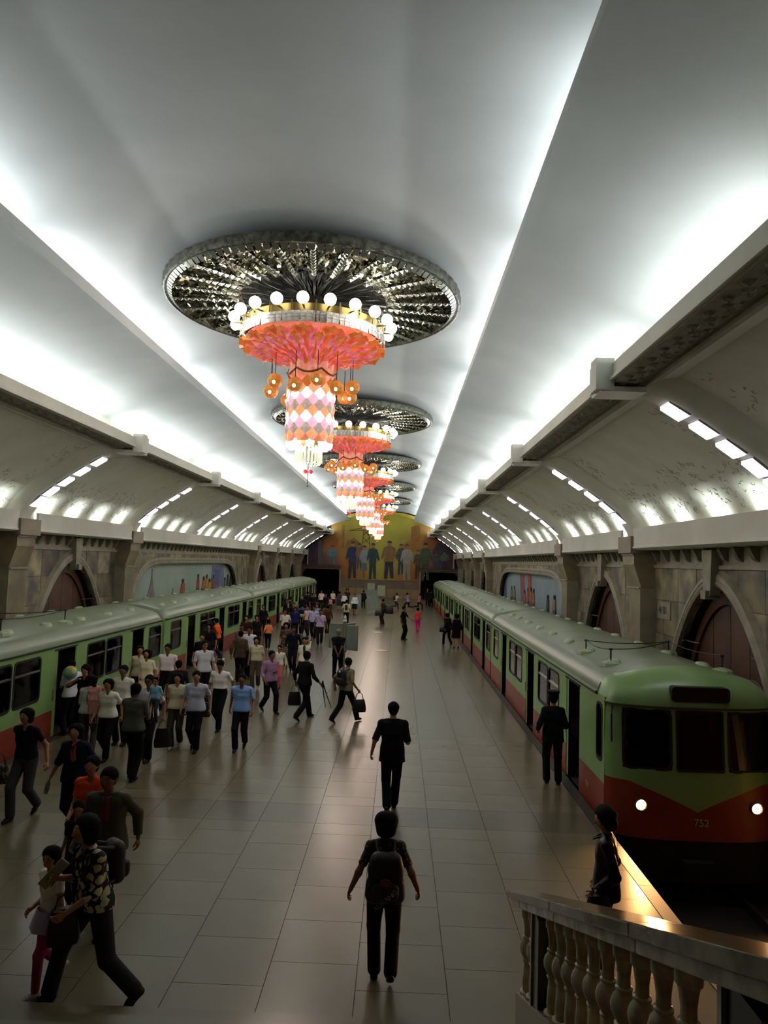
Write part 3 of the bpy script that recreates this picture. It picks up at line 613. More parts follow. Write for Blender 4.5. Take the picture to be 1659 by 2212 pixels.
def build_car(s, yA, dr, label, front=False, near=True):
    X = lambda x: s*(5.38+x); Y = lambda y: dr*y
    root = tag(empty('railway_carriage', (0, yA, 0)), label, 'train')
    wins = ([(.12,1.14)] if not front else [(.14,.44)])+WINS
    # side walls
    def side(x0, x1, doors, nm):
        ys = sorted(set([0 if not front else .02, CARL] + [v for o in wins for v in o] + ([v for o in DOORS for v in o] if doors else [])))
        b = MB()
        for i in range(len(ys)-1):
            a, c = ys[i], ys[i+1]; mid = (a+c)/2
            inw = any(o[0] < mid < o[1] for o in wins); ind = doors and any(o[0] < mid < o[1] for o in DOORS)
            segs = [(-.32,.58,1),(.58,1.945,0)]
            if inw: segs = [(-.32,.58,1),(.58,ZW[0],0),(ZW[1],1.945,0)]
            if ind: segs = [(1.84,1.945,0),(-.32,-.02,1)]
            for z0, z1, mi in segs: b.box(X(x0), X(x1), Y(a), Y(c), z0, z1, mi)
        return b.obj(nm, [M_green, M_red], root)
    side(0, .05, True, 'side_panel'); side(2.6, 2.65, False, 'side_panel')
    b = MB(); b.box(X(.04), X(2.6), Y(.05), Y(CARL-.03), -.10, -.02); b.obj('carriage_floor', M_inf, root)
    b = MB(); b.box(X(.15), X(2.5), Y(.25), Y(CARL-.15), -.75, -.3); b.box(X(.0), X(.06), Y(.1), Y(CARL-.1), -.55, -.32); b.obj('underframe', M_under, root)
    b = MB()
    for yy in (1.9, 3.9, CARL-3.9, CARL-1.9):
        for xx in (.62, 1.98): b.lathe([(.0,-.05),(.40,-.05),(.40,.05),(.0,.05)], (0,0,0), 16) if False else b.add(*wheel(X(xx), Y(yy), -.6))
    b.obj('wheels', M_under, root)
    for a, c in ((2.75,5.75),(7.1,10.1)):
      for f_ in (0, 1):
        b = MB()
        b.box(*((X(.06), X(.45)) if not f_ else (X(2.18), X(2.58))), Y(a), Y(c), .36, .44); b.box(*((X(.06), X(.14)) if not f_ else (X(2.5), X(2.58))), Y(a), Y(c), .42, .85); b.obj('bench_seat', M_seat, root)
    b = MB()
    for yy in (2.65, 5.8, 7.0, 10.15, 11.3):
        for xx in (.5, 2.1): b.tube([(X(xx), Y(yy), 0), (X(xx), Y(yy), 1.93)], .018, 6)
    b.obj('grab_poles', M_chrome, root)
    b = MB(); b.box(X(.05), X(2.6), Y(.05), Y(CARL-.05), 1.93, 1.95); b.obj('carriage_ceiling', M_inw, root)
    # windows
    for o in wins:
        for xs_, sg in ((0, -1), (2.65, 1)):
            if xs_ and not near: continue
            fr = MB(); outer = rrect(Y(o[0])-dr*.02, Y(o[1])+dr*.02, ZW[0]-.02, ZW[1]+.02, .02) if False else None
            a0, a1 = sorted((Y(o[0]), Y(o[1]))); po = [(a0-.015, ZW[0]-.015)]
            ro = rrect(a0-.02, a1+.02, ZW[0]-.02, ZW[1]+.02, .12); ri = rrect(a0+.02, a1-.02, ZW[0]+.02, ZW[1]-.02, .09)
            xa, xb = X(xs_+sg*.012), X(xs_-sg*.03); n = len(ro); vs = [(xa, *p) for p in ro]+[(xa, *p) for p in ri]+[(xb, *p) for p in ro]+[(xb, *p) for p in ri]; fs = []
            for i in range(n):
                j = (i+1) % n; fs += [(i, j, n+j, n+i), (i, j, 2*n+j, 2*n+i), (n+i, n+j, 3*n+j, 3*n+i)]
            fr.add(vs, fs); f = fr.obj('window_frame', M_rub, root)
            # green corner fillets
            g = MB(); sq = [(a1+.001, ZW[1]+.001), (a0-.001, ZW[1]+.001), (a0-.001, ZW[0]-.001), (a1+.001, ZW[0]-.001)]
            p_ = MB(); p_.box(X(xs_-sg*.012), X(xs_-sg*.018), a0+.0, a1-.0, ZW[0], ZW[1]); p_.obj('pane', M_glass, f)
            if near or not xs_:
                if not (front and o[0] < .2):
                    q = MB(); zb = ZW[0]+.60; q.box(X(xs_+sg*.008), X(xs_-sg*.02), a0+.02, a1-.02, zb, zb+.035); q.obj('window_bar', M_chrome, f)
    # door leaves, slid almost fully open
    for i, (a, c) in enumerate(DOORS):
        for e, sg in ((a, 1), (c, -1)):
            b = MB(); w_ = .05 if sg > 0 else .16
            b.box(X(.012), X(.035), Y(e), Y(e+sg*w_), -.0, 1.84, 0); b.box(X(.008), X(.040), Y(e+sg*(w_-.012)), Y(e+sg*w_), -.0, 1.84, 1)
            d = b.obj('sliding_door', [M_green, M_rub], root)
            if sg < 0:
                q = MB(); q.box(X(-.015), X(.012), Y(c+.03), Y(c+.05), .78, 1.02); q.obj('grab_handle', M_chrome, d)
        b = MB(); b.box(X(-.035), X(.05), Y(a-.05), Y(c+.05), -.05, -.02); b.obj('door_sill', M_steel, root)
        b = MB(); b.box(X(-.02), X(.0), Y(a-.04), Y(c+.04), 1.84, 1.87); b.obj('door_lintel', M_rub, root)
    # ends
    for e, y in ((0, .0), (1, CARL)):
        if front and e == 0: continue
        b = MB(); sgn = -1 if e == 0 else 1; pr = []
        N = 16; xs_ = [2.65*i/N for i in range(N+1)]
        def yo(x): t = abs(2*x/2.65-1); return sgn*(.07*(1-t**6))
        for zi, (z0, z1, mi) in enumerate(((-.32,.58,1),(.58,1.945,0))):
            vs = [(X(x), Y(y+yo(x)), z) for z in (z0, z1) for x in xs_]+[(X(x), Y(y-sgn*.04), z) for z in (z0, z1) for x in xs_]; M = N+1
            fs = [(i, i+1, M+i+1, M+i) for i in range(N)]+[(2*M+i, 2*M+i+1, 3*M+i+1, 3*M+i) for i in range(N)]
            b.add(vs, fs, mi)
        b.obj('end_panel', [M_green, M_red], root, smooth='auto')
        b = MB(); a0, a1 = sorted((X(.28), X(1.0)));
        for q0, q1 in ((.28,1.0),(1.65,2.37)): b.box(X(q0), X(q1), Y(y+sgn*.045), Y(y+sgn*.085), .95, 1.75)
        b.box(X(1.06), X(1.59), Y(y+sgn*.06), Y(y+sgn*.12), 0, 1.8); b.obj('end_windows', M_rub, root)
    # roof
    nx = 26; xs_ = [2.65*.5*(1-math.cos(PI*i/nx)) for i in range(nx+1)]
    y_a = .42 if front else 0.; yl = [y_a] + ([y_a+.42*(1-math.cos(PI/2*i/6)) for i in range(1, 7)] if not front else [1.0]) + [CARL-.42*(1-math.cos(PI/2*(6-i)/6)) for i in range(0, 6)] + [CARL]
    vs = []; fs = []
    for y in yl:
        ga = 1. if front else math.sqrt(max(0, 1-max(0, (.42-(y-y_a))/.42)**2)); gb = math.sqrt(max(0, 1-max(0, (.42-(CARL-y))/.42)**2)); g = min(ga, gb)
        ins = .10*(1-g)
        for x in xs_: vs.append((X(1.325+(x-1.325)*(1-ins*.5)), Y(y), 1.93+(zroof(x)-1.93)*(.25+.75*g)))
    K = nx+1
    for j in range(len(yl)-1):
        for i in range(nx): fs.append((j*K+i, j*K+i+1, (j+1)*K+i+1, (j+1)*K+i))
    fs.append(tuple(range(K))); fs.append(tuple((len(yl)-1)*K+i for i in range(K)))
    b = MB(); b.add(vs, fs); b.obj('roof', M_roof, root, smooth='auto')
    b = MB()
    for xx, sg in ((0, -1), (2.65, 1)): b.box(X(xx+sg*.03), X(xx-sg*.01), Y(y_a), Y(CARL-.05), 1.915, 1.95)
    b.obj('rain_gutter', M_rub, root)
    b = MB()
    for xx, sg in ((0, -1), (2.65, 1)): b.box(X(xx+sg*.045), X(xx-sg*.01), Y(y_a), Y(CARL-.05), 1.95, 1.975)
    b.obj('gutter_strip', M_roof, root)
    for xx in (.55, 2.1):
        for yy in (1.3, 2.95, 4.6, 6.3, 7.9, 9.6, 11.2, 12.5):
            z = zroof(xx)
            b = MB(); b.lathe([(.0,.062),(.10,.058),(.15,.04),(.175,.0),(.19,-.03)], (0,0,0), 14)
            b.v = [(v[0]*.62, v[1]*1.15, v[2]) for v in b.v]; o = b.obj('roof_vent', M_vent, root, smooth=True); o.location = (X(xx), Y(yy), z)
    return root, X, Y
def wheel(x, y, z):
    vs = []; fs = []; n = 16
    for dx in (-.05, .05):
        for i in range(n): t = 2*PI*i/n; vs.append((x+dx, y+.38*math.cos(t), z+.38*math.sin(t)))
    fs = [tuple(range(n)), tuple(range(2*n-1, n-1, -1))]+[(i, (i+1) % n, n+(i+1) % n, n+i) for i in range(n)]
    return vs, fs
def aerial(root, X, Y, posts, links, m=M_wire):
    tops = []
    for x, y, h in posts:
        z = zroof(x); b = MB(); b.lathe([(.0,.075),(.05,.07),(.12,.05),(.17,.03),(.19,-.03)], (0,0,0), 8); b.v = [(v[0], v[1], v[2]) for v in b.v]
        o = b.obj('aerial_base', M_vent, root); o.location = (X(x), Y(y), z)
        b = MB(); b.tube([(0,0,.05),(0,0,h)], .014, 6); b.tube([(-.03,0,h),(.03,0,h)], .02, 6); p = b.obj('aerial_mast', m, root); p.location = (X(x), Y(y), z); tops.append(Vector((X(x), Y(y), z+h)))
    for i, j in links:
        a, c = tops[i], tops[j]; b = MB(); b.tube([a.lerp(c, t/8)-Vector((0,0,.05*math.sin(PI*t/8))) for t in range(9)], .009, 4); b.obj('aerial_wire', m, root)
right_lab = ['green and red train car with headlights on, front of the right train', 'second car of the right green train, just behind the headlight car', 'third car of the right green train', 'last and farthest car of the right green train by the right tunnel']
left_lab = ['nearest green and red train car on the left, cut by the left edge', 'second car of the left green train, behind the crowd with white shirts', 'third car of the left green train', 'farthest car of the left green train beside the left tunnel mouth']
for i in range(4):
    root, X, Y = build_car(1, 11.45+13.9*i, 1, right_lab[i], front=(i == 0), near=i < 2)
    if i == 0: FR = (root, X, Y)
    rl, Xl, Yl = build_car(-1, 22.1+13.88*i, -1, left_lab[i], near=i < 2)
    if i == 0: aerial(rl, Xl, Yl, [(.5,5.5,.30),(.5,8.2,.30),(2.1,6.8,.28),(2.1,9.5,.28)], [(0,1),(2,3),(0,2)])
root, X, Y = FR
aerial(root, X, Y, [(.45,1.2,.27),(.45,2.85,.24),(2.15,3.0,.24),(2.2,.75,.27)], [(0,1),(1,2),(0,2),(2,3)])
# front of the right train, built from curved rows
def fy(u): t = abs(2*u-1); return -.34*(1-t**3.2)**.6
def fyz(u, z):  # y of the front skin
    y = fy(u)
    if z > .8: y += .06*(z-.8)
    return y
def band(zlo, zhi, u0, u1, nu=24, nz=4, off=0):
    vs = []; fs = []
    for j in range(nz+1):
        for i in range(nu+1):
            u = u0+(u1-u0)*i/nu; z = zlo(u)+(zhi(u)-zlo(u))*j/nz; vs.append((X(2.65*u), fyz(u, z)+off, z))
    for j in range(nz):
        for i in range(nu): k = j*(nu+1)+i; fs.append((k, k+1, k+nu+2, k+nu+1))
    return vs, fs
K_ = lambda c: (lambda u: c)
def zv(u): d = abs(u-.5)*2.65; return .30+.43*min(1, d/1.02)**.85
b = MB()
b.add(*band(K_(-.12), zv, 0, 1, 48, 5), 1)
b.add(*band(zv, K_(.92), 0, 1, 48, 4), 0)
UW = [(.085,.355),(.385,.655),(.685,.955)]; cuts = [0]+[v for o in UW for v in o]+[1]
for i in range(0, len(cuts)-1, 2): b.add(*band(K_(.92), K_(1.82), cuts[i], cuts[i+1], 6, 4), 0)
b.add(*band(K_(1.82), K_(1.88), 0, 1, 40, 1), 0)
b.obj('front_panel', [M_green, M_red], root, smooth='auto')
b = MB()
for o in UW:
    ri = rrect(o[0]*2.65, o[1]*2.65, .92, 1.82, .11 if o[0] < .1 or o[1] > .9 else .03); n = len(ri)
    mid = ((o[0]+o[1])/2*2.65, 1.37)
    ro = [(p[0]+(.012 if p[0] > mid[0] else -.012), p[1]+(.012 if p[1] > mid[1] else -.012)) for p in ri]; rj = [(p[0]*.93+mid[0]*.07, p[1]*.95+mid[1]*.05) for p in ri]
    vs = [(X(p[0]), fyz(p[0]/2.65, p[1])-.012, p[1]) for p in ro]+[(X(p[0]), fyz(p[0]/2.65, p[1])-.012, p[1]) for p in rj]+[(X(p[0]), fyz(p[0]/2.65, p[1])+.05, p[1]) for p in rj]
    b.add(vs, [(i, (i+1) % n, n+(i+1) % n, n+i) for i in range(n)]+[(n+i, n+(i+1) % n, 2*n+(i+1) % n, 2*n+i) for i in range(n)])
b.obj('windscreen_frame', M_rub, root)
for o in UW:
    b = MB(); b.add(*band(K_(.92), K_(1.82), o[0], o[1], 10, 2, .02)); b.obj('windscreen', glassmat('windscreen_glass', (.10,.04,.03), 1), root, smooth=True)
b = MB(); b.box(X(.1), X(2.55), .55, .6, 0, 1.9); b.obj('cab_bulkhead', M_under, root)
b = MB(); vs = []; fs = []; nu = 40; nt_ = 8                       # rounded visor and roof nose
for j in range(nt_+1):
    t = j/nt_; a = t*PI/2
    for i in range(nu+1):
        u = i/nu; x = 2.65*u; zt = zroof(x); z = 1.88+(zt-1.88)*math.sin(a); yy = (fyz(u, 1.88)-.035)*math.cos(a)+(1-math.cos(a))*.44 if u not in (0, 1) else -.0+.44*t
        vs.append((X(x), yy, z))
for j in range(nt_):
    for i in range(nu): k = j*(nu+1)+i; fs.append((k, k+1, k+nu+2, k+nu+1))
b.add(vs, fs); b.obj('roof_nose', mat('train_nose_green', '#85a76b', .32, col2='#799c63', nscale=2), root, smooth=True)
b = MB(); b.tube([(X(2.65*i/40), fyz(i/40, 1.87)-.045, 1.875) for i in range(41)], .014, 5); b.obj('visor_gutter', M_rub, root)
b = MB(); pr = rrect(.94, 1.84, 1.965, 2.195, .06); vs = [(X(a), -.315, z) for a, z in pr]+[(X(a), .1, z) for a, z in pr]; n = len(pr)
b.add(vs, [tuple(range(n))]+[(i, (i+1) % n, n+(i+1) % n, n+i) for i in range(n)]); b.obj('destination_box', M_rub, root)
b = MB(); b.add([(X(.98), -.322, 2.0), (X(1.80), -.322, 2.0), (X(1.80), -.322, 2.165), (X(.98), -.322, 2.165)], [(0,1,2,3)]); b.obj('destination_glass', mat('blind_black', '#0a0806', .2), root)
b = MB()
b.add(*band(K_(-.75), K_(-.12), 0.02, .98, 30, 2, .04)); b.box(X(1.1), X(1.55), -.45, .1, -.6, -.4); b.obj('front_skirt', M_under, root, smooth='auto')
M_lampg = mat('headlight_lens_glow', '#ffe2a0', .3, emit=60, ecol='#ffce80', nosample=True)
for ux in (.47, 2.24):
    y = fyz(ux/2.65, .39)
    hl = MB(); hl.lathe([(.095,-.03),(.095,.05),(.08,.055),(.065,.04)], (0,0,0), 20); me = hl
    me.v = [(v[0], -v[2], v[1]) for v in me.v]; o = me.obj('headlight_rim', M_chrome, root, smooth='auto'); o.location = (X(ux), y, .39)
    q = MB(); q.lathe([(0.0,.05),(.045,.047),(.078,.037)], (0,0,0), 18); q.v = [(v[0], -v[2], v[1]) for v in q.v]; q.obj('headlight_lens', M_lampg, o, smooth=True)
    l = bpy.data.lights.new('headlight', 'SPOT'); l.energy = 420; l.color = (1, .50, .18); l.spot_size = math.radians(125); l.spot_blend = .9; l.shadow_soft_size = .06
    lo = bpy.data.objects.new('headlight', l); COL.objects.link(lo); lo.location = (X(ux), 11.45+y-.09, .39); lo.rotation_euler = (PI/2-.12, 0, PI)
M_num = mat('number_paint', '#b9a873', .6)
def RX(a): return Matrix.Rotation(a, 4, 'X')
text_mesh('train_number', '752', .155, M_num, root, Matrix.Translation((X(1.38), -.352, .155)) @ RX(PI/2))
text_mesh('side_number', '752', .13, M_num, root, Matrix.Translation((X(-.012), .98, .28)) @ Matrix.Rotation(-PI/2, 4, 'Z') @ RX(PI/2))
b = MB(); b.tube([(X(.10), -.05, 1.83),(X(.04), -.22, 1.72),(X(.05), -.20, 1.3)], .014, 6); b.obj('mirror_arm', M_rub, root)
# ------------------------------------------------------------------ chandeliers
M_bulb = mat('globe_lamp_glow', '#ffffff', .3, emit=5.0, ecol='#fff6ea', nosample=True)
M_brass = mat('gilded_metal', '#8c7c48', .35, metal=.8)
M_leaf = mat('cast_leaf_metal', '#4a4b3a', .26, metal=.85, col2='#8f9080', nscale=9, bump=.8, bscale=16)
M_leafd = mat('cast_leaf_dark', '#1b1c16', .5, metal=.5, col2='#2a2b22', nscale=9, bump=.8, bscale=16)
M_ray = mat('silver_ray', '#c4c8bc', .22, metal=.9, bump=.4, bscale=20)
M_rim = mat('crystal_rim', '#9da096', .25, metal=.6, bump=.3, bscale=20)
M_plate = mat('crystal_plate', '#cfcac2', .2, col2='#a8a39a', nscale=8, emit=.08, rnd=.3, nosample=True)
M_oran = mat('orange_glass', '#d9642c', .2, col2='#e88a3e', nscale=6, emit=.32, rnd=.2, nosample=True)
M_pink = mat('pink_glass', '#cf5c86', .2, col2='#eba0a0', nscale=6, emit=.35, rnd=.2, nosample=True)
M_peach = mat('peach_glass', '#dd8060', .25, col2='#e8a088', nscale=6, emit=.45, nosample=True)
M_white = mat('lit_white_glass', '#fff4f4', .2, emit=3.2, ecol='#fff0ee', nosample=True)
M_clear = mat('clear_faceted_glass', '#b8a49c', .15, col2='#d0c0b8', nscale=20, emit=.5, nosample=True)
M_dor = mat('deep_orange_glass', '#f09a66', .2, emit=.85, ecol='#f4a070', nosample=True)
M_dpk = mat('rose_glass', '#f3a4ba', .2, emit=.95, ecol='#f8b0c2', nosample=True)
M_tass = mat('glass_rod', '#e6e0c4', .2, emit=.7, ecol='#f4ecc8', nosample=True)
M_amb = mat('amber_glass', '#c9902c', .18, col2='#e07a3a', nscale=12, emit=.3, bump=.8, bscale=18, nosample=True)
M_core = mat('amber_core_glow', '#ffe9c8', .3, emit=4, ecol='#ffe0b0', nosample=True)
M_rod = mat('dark_rod', '#2c2722', .5, metal=.5)
def build_chandelier(y):
    root = tag(empty('chandelier', (0, y, 0)), 'x', 'chandelier', 'chandeliers along the vault')
    R = 3.08
    # ceiling disc: ruffled leaf metal
    nA = 168; rad = [.3,.6,.9,1.15,1.35,1.5,1.65,1.8,1.95,2.1,2.25,2.4,2.55,2.7,2.85,2.95]; r_ = random.Random(5)
    def mk(lo, hi, nm, m, amp):
        rr = [r for r in rad if lo <= r <= hi]; b = MB(); vs = []; fs = []; k = len(rr)
        for i in range(nA):
            a = 2*PI*i/nA
            for j, r in enumerate(rr):
                z = 9.33+.06*(1-(r/R)**2)+amp*(r_.random()-.5)+.022*math.cos(28*a)*min(1, r/1.5)+(.03*((j % 2)-.5) if i % 2 else -.03*((j % 2)-.5))*amp*12
                vs.append((r*math.cos(a), r*math.sin(a), z))
        for i in range(nA):
            i2 = (i+1) % nA
            for j in range(k-1): fs.append((i*k+j, i2*k+j, i2*k+j+1, i*k+j+1))
        b.add(vs, fs); return b.obj(nm, m, root, fix=False)
    mk(.2, 1.5, 'disc_centre', M_leafd, .05); mk(1.5, 2.95, 'leaf_disc', M_leaf, .05)
    b = MB()
    for k in range(1):
        a = 0; w_ = .05
        for t in range(11):
            r0 = 1.55+t*.125; 
            c, s_ = math.cos(a), math.sin(a); z = 9.25+.05*(1-(r0/R)**2)
            b.add([(r0*c-w_*-s_, r0*s_-w_*c, z), (r0*c+w_*-s_, r0*s_+w_*c, z), ((r0+.11)*c+w_*-s_, (r0+.11)*s_+w_*c, z-.012), ((r0+.11)*c-w_*-s_, (r0+.11)*s_-w_*c, z-.012), ((r0+.05)*c, (r0+.05)*s_, z-.05)], [(0,1,4),(1,2,4),(2,3,4),(3,0,4)])
    rme = b.mesh('silver_ray', M_ray)
    for k in range(28): link('silver_ray', rme, root).rotation_euler = (0, 0, 2*PI*(k+.5)/28)
    b = MB(); q_ = random.Random(9)
    for _ in range(3000):                      # overlapping cast leaves that glitter
        r = math.sqrt(q_.uniform(.35, 1))*2.9; a = 2*PI*(round(q_.uniform(0, 28)-.5)+.5+q_.gauss(0, .2))/28 if q_.random() < .7 else q_.uniform(0, 6.283)
        c, s_ = math.cos(a), math.sin(a); z = 9.30+.06*(1-(r/R)**2)-q_.uniform(0, .03); L_ = q_.uniform(.03, .06); tx, ty = q_.uniform(-.035, .035), q_.uniform(-.035, .035); w2 = L_*.7
        P_ = [(-w2, -L_), (w2, -L_), (w2*.8, L_*.6), (0, L_), (-w2*.8, L_*.6)]
        b.add([(r*c+u*-s_+v*c, r*s_+u*c+v*s_, z+tx*u/w2+ty*v/L_) for u, v in P_], [(0,1,2,3,4)], 0 if r > 1.5 else 1)
    tag(b.obj('cast_leaves', [mat('leaf_silver', '#8f9078', .2, metal=.95, rnd=.6), M_leafd], root, fix=False), None, None, kind='stuff')
    b = MB(); b.lathe([(2.95,9.42),(2.95,9.25),(2.99,9.23),(3.02,9.24),(3.03,9.28),(3.03,9.42),(2.95,9.42)], n=240, rfun=lambda r, a, j: (r+(.012*math.cos(60*a) if r > 3 else 0), 0)); b.obj('disc_rim', mat('rim_metal', '#77766a', .35, metal=.7, bump=.8, bscale=14, col2='#4c4a3e', nscale=10), root, smooth='auto')
    b = MB()
    for k in range(120):
        a = 2*PI*k/120; c, s_ = math.cos(a), math.sin(a); b.add([(2.97*c-.07*-s_,2.97*s_-.07*c,9.27),(2.97*c+.07*-s_,2.97*s_+.07*c,9.27),(2.85*c+.05*-s_,2.85*s_+.05*c,9.18),(2.85*c-.05*-s_,2.85*s_-.05*c,9.18)], [(0,1,2,3)])
    tag(b.obj('rim_fringe', M_rim, root), None, None, kind='stuff')
    b = MB(); b.lathe([(.0,9.5),(.22,9.5),(.22,9.2),(.12,9.1),(.10,8.75),(.3,8.62)], n=20)
    for k in range(8):
        a = 2*PI*k/8; b.tube([(.25*math.cos(a),.25*math.sin(a),9.2),(1.45*math.cos(a),1.45*math.sin(a),8.75)], .018, 5)
    b.obj('stem', M_rod, root, smooth='auto')
    # drum
    b = MB(); b.lathe([(1.36,8.56),(1.36,8.60),(1.44,8.64),(1.44,8.80),(1.41,8.82),(1.38,8.80),(1.38,8.52)], n=64)
    for k in range(20):
        a = 2*PI*(k+.5)/20; c, s_ = math.cos(a), math.sin(a); b.box(0,0,0,0,0,0) if False else b.tube([(1.47*c,1.47*s_,8.44),(1.47*c,1.47*s_,8.86)], .016, 5)
    b.obj('drum_ring', M_brass, root, smooth='auto')
    b = MB(); b.lathe([(1.38,8.82),(.3,8.84)], n=48); b.obj('drum_top', M_leafd, root)
    bm = MB(); bm.ball((0,0,0), .118, 18); bme = bm.mesh('globe_lamp', M_bulb, True)
    for k in range(20):
        a = 2*PI*k/20; link('globe_lamp', bme, root, (1.62*math.cos(a), 1.62*math.sin(a), 8.83))
    b = MB()
    for k in range(20):
        a = 2*PI*k/20; c, s_ = math.cos(a), math.sin(a); b.tube([(1.44*c,1.44*s_,8.72),(1.62*c,1.62*s_,8.72)], .02, 5)
    b.obj('lamp_brackets', M_brass, root)
    pm = MB(); pm.box(-.008, .008, -.058, .058, -.21, 0); pm.box(.008, .014, -.045, .045, -.06, -.04); pm.box(.008, .014, -.045, .045, -.12, -.10); pme = pm.mesh('crystal_plate', M_plate)
    for k in range(76):
        a = 2*PI*k/76; o = link('crystal_plate', pme, root, (1.475*math.cos(a), 1.475*math.sin(a), 8.64)); o.rotation_euler = (random.uniform(-.05,.05), random.uniform(-.12,.12), a)
    # orange petals: two rows of wavy glass leaves curving into the neck
    def petal(nm, r0, r1, z0, z1, w0, w1, m, n, ph, wob):
        b = MB(); vs = []; fs = []; N1 = 9; N2 = 6; rr = random.Random(n+int(ph*10))
        for j in range(N1+1):
            t = j/N1; r = r1+(r0-r1)*(t**1.0); z = z1+(z0-z1)*(t**.45); wd = (w1+(w0-w1)*t)*(1-.25*max(0, t-.8)/.2)
            for i in range(N2+1):
                q = i/N2*2-1; zz = z-.05*q*q+wob*(rr.random()-.5)+.02*math.sin(9*t+3*q); vs.append((r*math.cos(q*wd/max(r,.2)*.5)+rr.uniform(-.012,.012), r*math.sin(q*wd/max(r,.2)*.5), zz))
        for j in range(N1):
            for i in range(N2): k = j*(N2+1)+i; fs.append((k, k+1, k+N2+2, k+N2+1))
        b.add(vs, fs); me = b.mesh(nm, m, False, fix=False)
        for k in range(n):
            o = link(nm, me, root, (0, 0, 0)); o.rotation_euler = (0, 0, 2*PI*(k+ph)/n)
    petal('orange_petal', 1.50, .38, 8.37, 8.0, .62, .20, M_oran, 16, 0, .09)
    petal('pink_petal', 1.36, .36, 8.33, 7.96, .34, .16, M_pink, 16, .5, .09)
    b = MB(); b.lathe([(1.36,8.5),(1.3,8.42),(.9,8.30),(.4,8.2)], n=40); b.obj('dish_liner', M_peach, root, smooth=True)
    # hanging skirt and neck
    b = MB(); b.lathe([(.42,8.0),(.40,7.86),(.44,7.74),(.30,7.6),(.2,7.5)], n=36, rfun=lambda r, a, j: (r*(1+.12*math.cos(9*a)), .03*math.cos(9*a))); b.obj('glass_skirt', M_peach, root, smooth=True)
    b = MB()
    for k in range(6):
        a0 = 2*PI*k/6; b.tube([(.50*math.cos(a0+2*PI/6*t/8), .50*math.sin(a0+2*PI/6*t/8), 7.84-.10*math.sin(PI*t/8)) for t in range(9)], .022, 5)
    b.obj('gilded_swag', M_brass, root)
    # amber balls on rods
    am = MB(); am.lathe([(.0,-.15),(.08,-.13),(.135,-.075),(.155,.0),(.135,.075),(.08,.13),(.0,.15)], n=10); ame = am.mesh('amber_globe', M_amb)
    cm = MB(); cm.ball((0,0,0), .042, 8); cme = cm.mesh('globe_core', M_core, True)
    for k in range(12):
        a = 2*PI*(k+.5)/12; r = .90 if k % 2 else .82; z = 7.50 if k % 2 else 7.40
        b = MB(); b.tube([(r*math.cos(a), r*math.sin(a), z+.1),(r*math.cos(a), r*math.sin(a), 8.08)], .008, 5); b.obj('hanging_rod', M_rod, root)
        g = link('amber_globe', ame, root, (r*math.cos(a), r*math.sin(a), z)); c = link('globe_core', cme, g, (0, -.115, -.05))
    # column of diamond panes
    b = MB(); b.lathe([(.44,7.62),(.47,7.5),(.455,6.45),(.47,6.36)], n=32); b.obj('column_core', M_peach, root, smooth=True)
    ND = 11; hw = PI/ND; hz = .155; dm = {}
    rows = [M_amb, M_dor, M_white, M_dpk, M_clear, M_dor, M_white, M_dpk, M_clear, M_dor]
    for m in set(rows):
        b = MB(); P = []
        for da, dz in ((0, hz), (hw*.96, 0), (0, -hz), (-hw*.96, 0)): P.append((.478*math.cos(da), .478*math.sin(da), dz*.96))
        P.append((.515, 0, 0)); b.add(P, [(0,1,4),(1,2,4),(2,3,4),(3,0,4)]); dm[m.name] = b.mesh('diamond_pane', m, False, fix=False)
    for j, m in enumerate(rows):
        z = 7.56-j*.118
        for k in range(ND):
            o = link('diamond_pane', dm[m.name], root, (0, 0, z)); o.rotation_euler = (0, 0, 2*PI*(k+.5*(j % 2))/ND+.1)
    sm = MB(); sm.lathe([(.0,-.12),(.05,-.11),(.085,-.06),(.09,.0),(.06,.06)], n=8); sme = sm.mesh('glass_tulip', M_white, True)
    for k in range(9):
        a = 2*PI*k/9; link('glass_tulip', sme, root, (.40*math.cos(a), .40*math.sin(a), 6.36))
    tm = MB(); tm.tube([(0,0,0),(0.01,0,-.32),(-.03,0,-.36)], .021, 6); tme = tm.mesh('glass_rod', M_tass, True)
    for k in range(22):
        a = 2*PI*k/22; o = link('glass_rod', tme, root, (.26*math.cos(a), .26*math.sin(a), 6.30)); o.rotation_euler = (0, 0, a)
    b = MB(); b.lathe([(.36,6.38),(.28,6.32),(.0,6.30)], n=20); b.obj('rod_plate', M_brass, root)
    b = MB(); b.tube([(0,0,6.3),(0,0,5.86),(0,0,5.50)], .011, 6, r1=.008); b.lathe([(0,6.02),(.03,6.0),(.0,5.97)], n=8); b.lathe([(0,5.53),(.02,5.5),(.0,5.47)], n=8); b.obj('spindle', M_rod, root)
    b = MB(); b.ball((-.055,0,5.79), .045, 10, sc=(1,.5,1)); b.ball((.055,0,5.79), .045, 10, sc=(1,.5,1)); b.obj('red_bow', mat('red_enamel', '#c22738', .3), root)
    return root
CY = [14.2+11.9*i for i in range(5)]
CL = ['nearest and largest chandelier with orange petals under a round leaf disc', 'second chandelier from the camera, partly hidden by the nearest one', 'third chandelier from the camera along the vault', 'fourth chandelier from the camera along the vault', 'farthest chandelier, small and close to the golden mural']
ch0 = build_chandelier(CY[0])
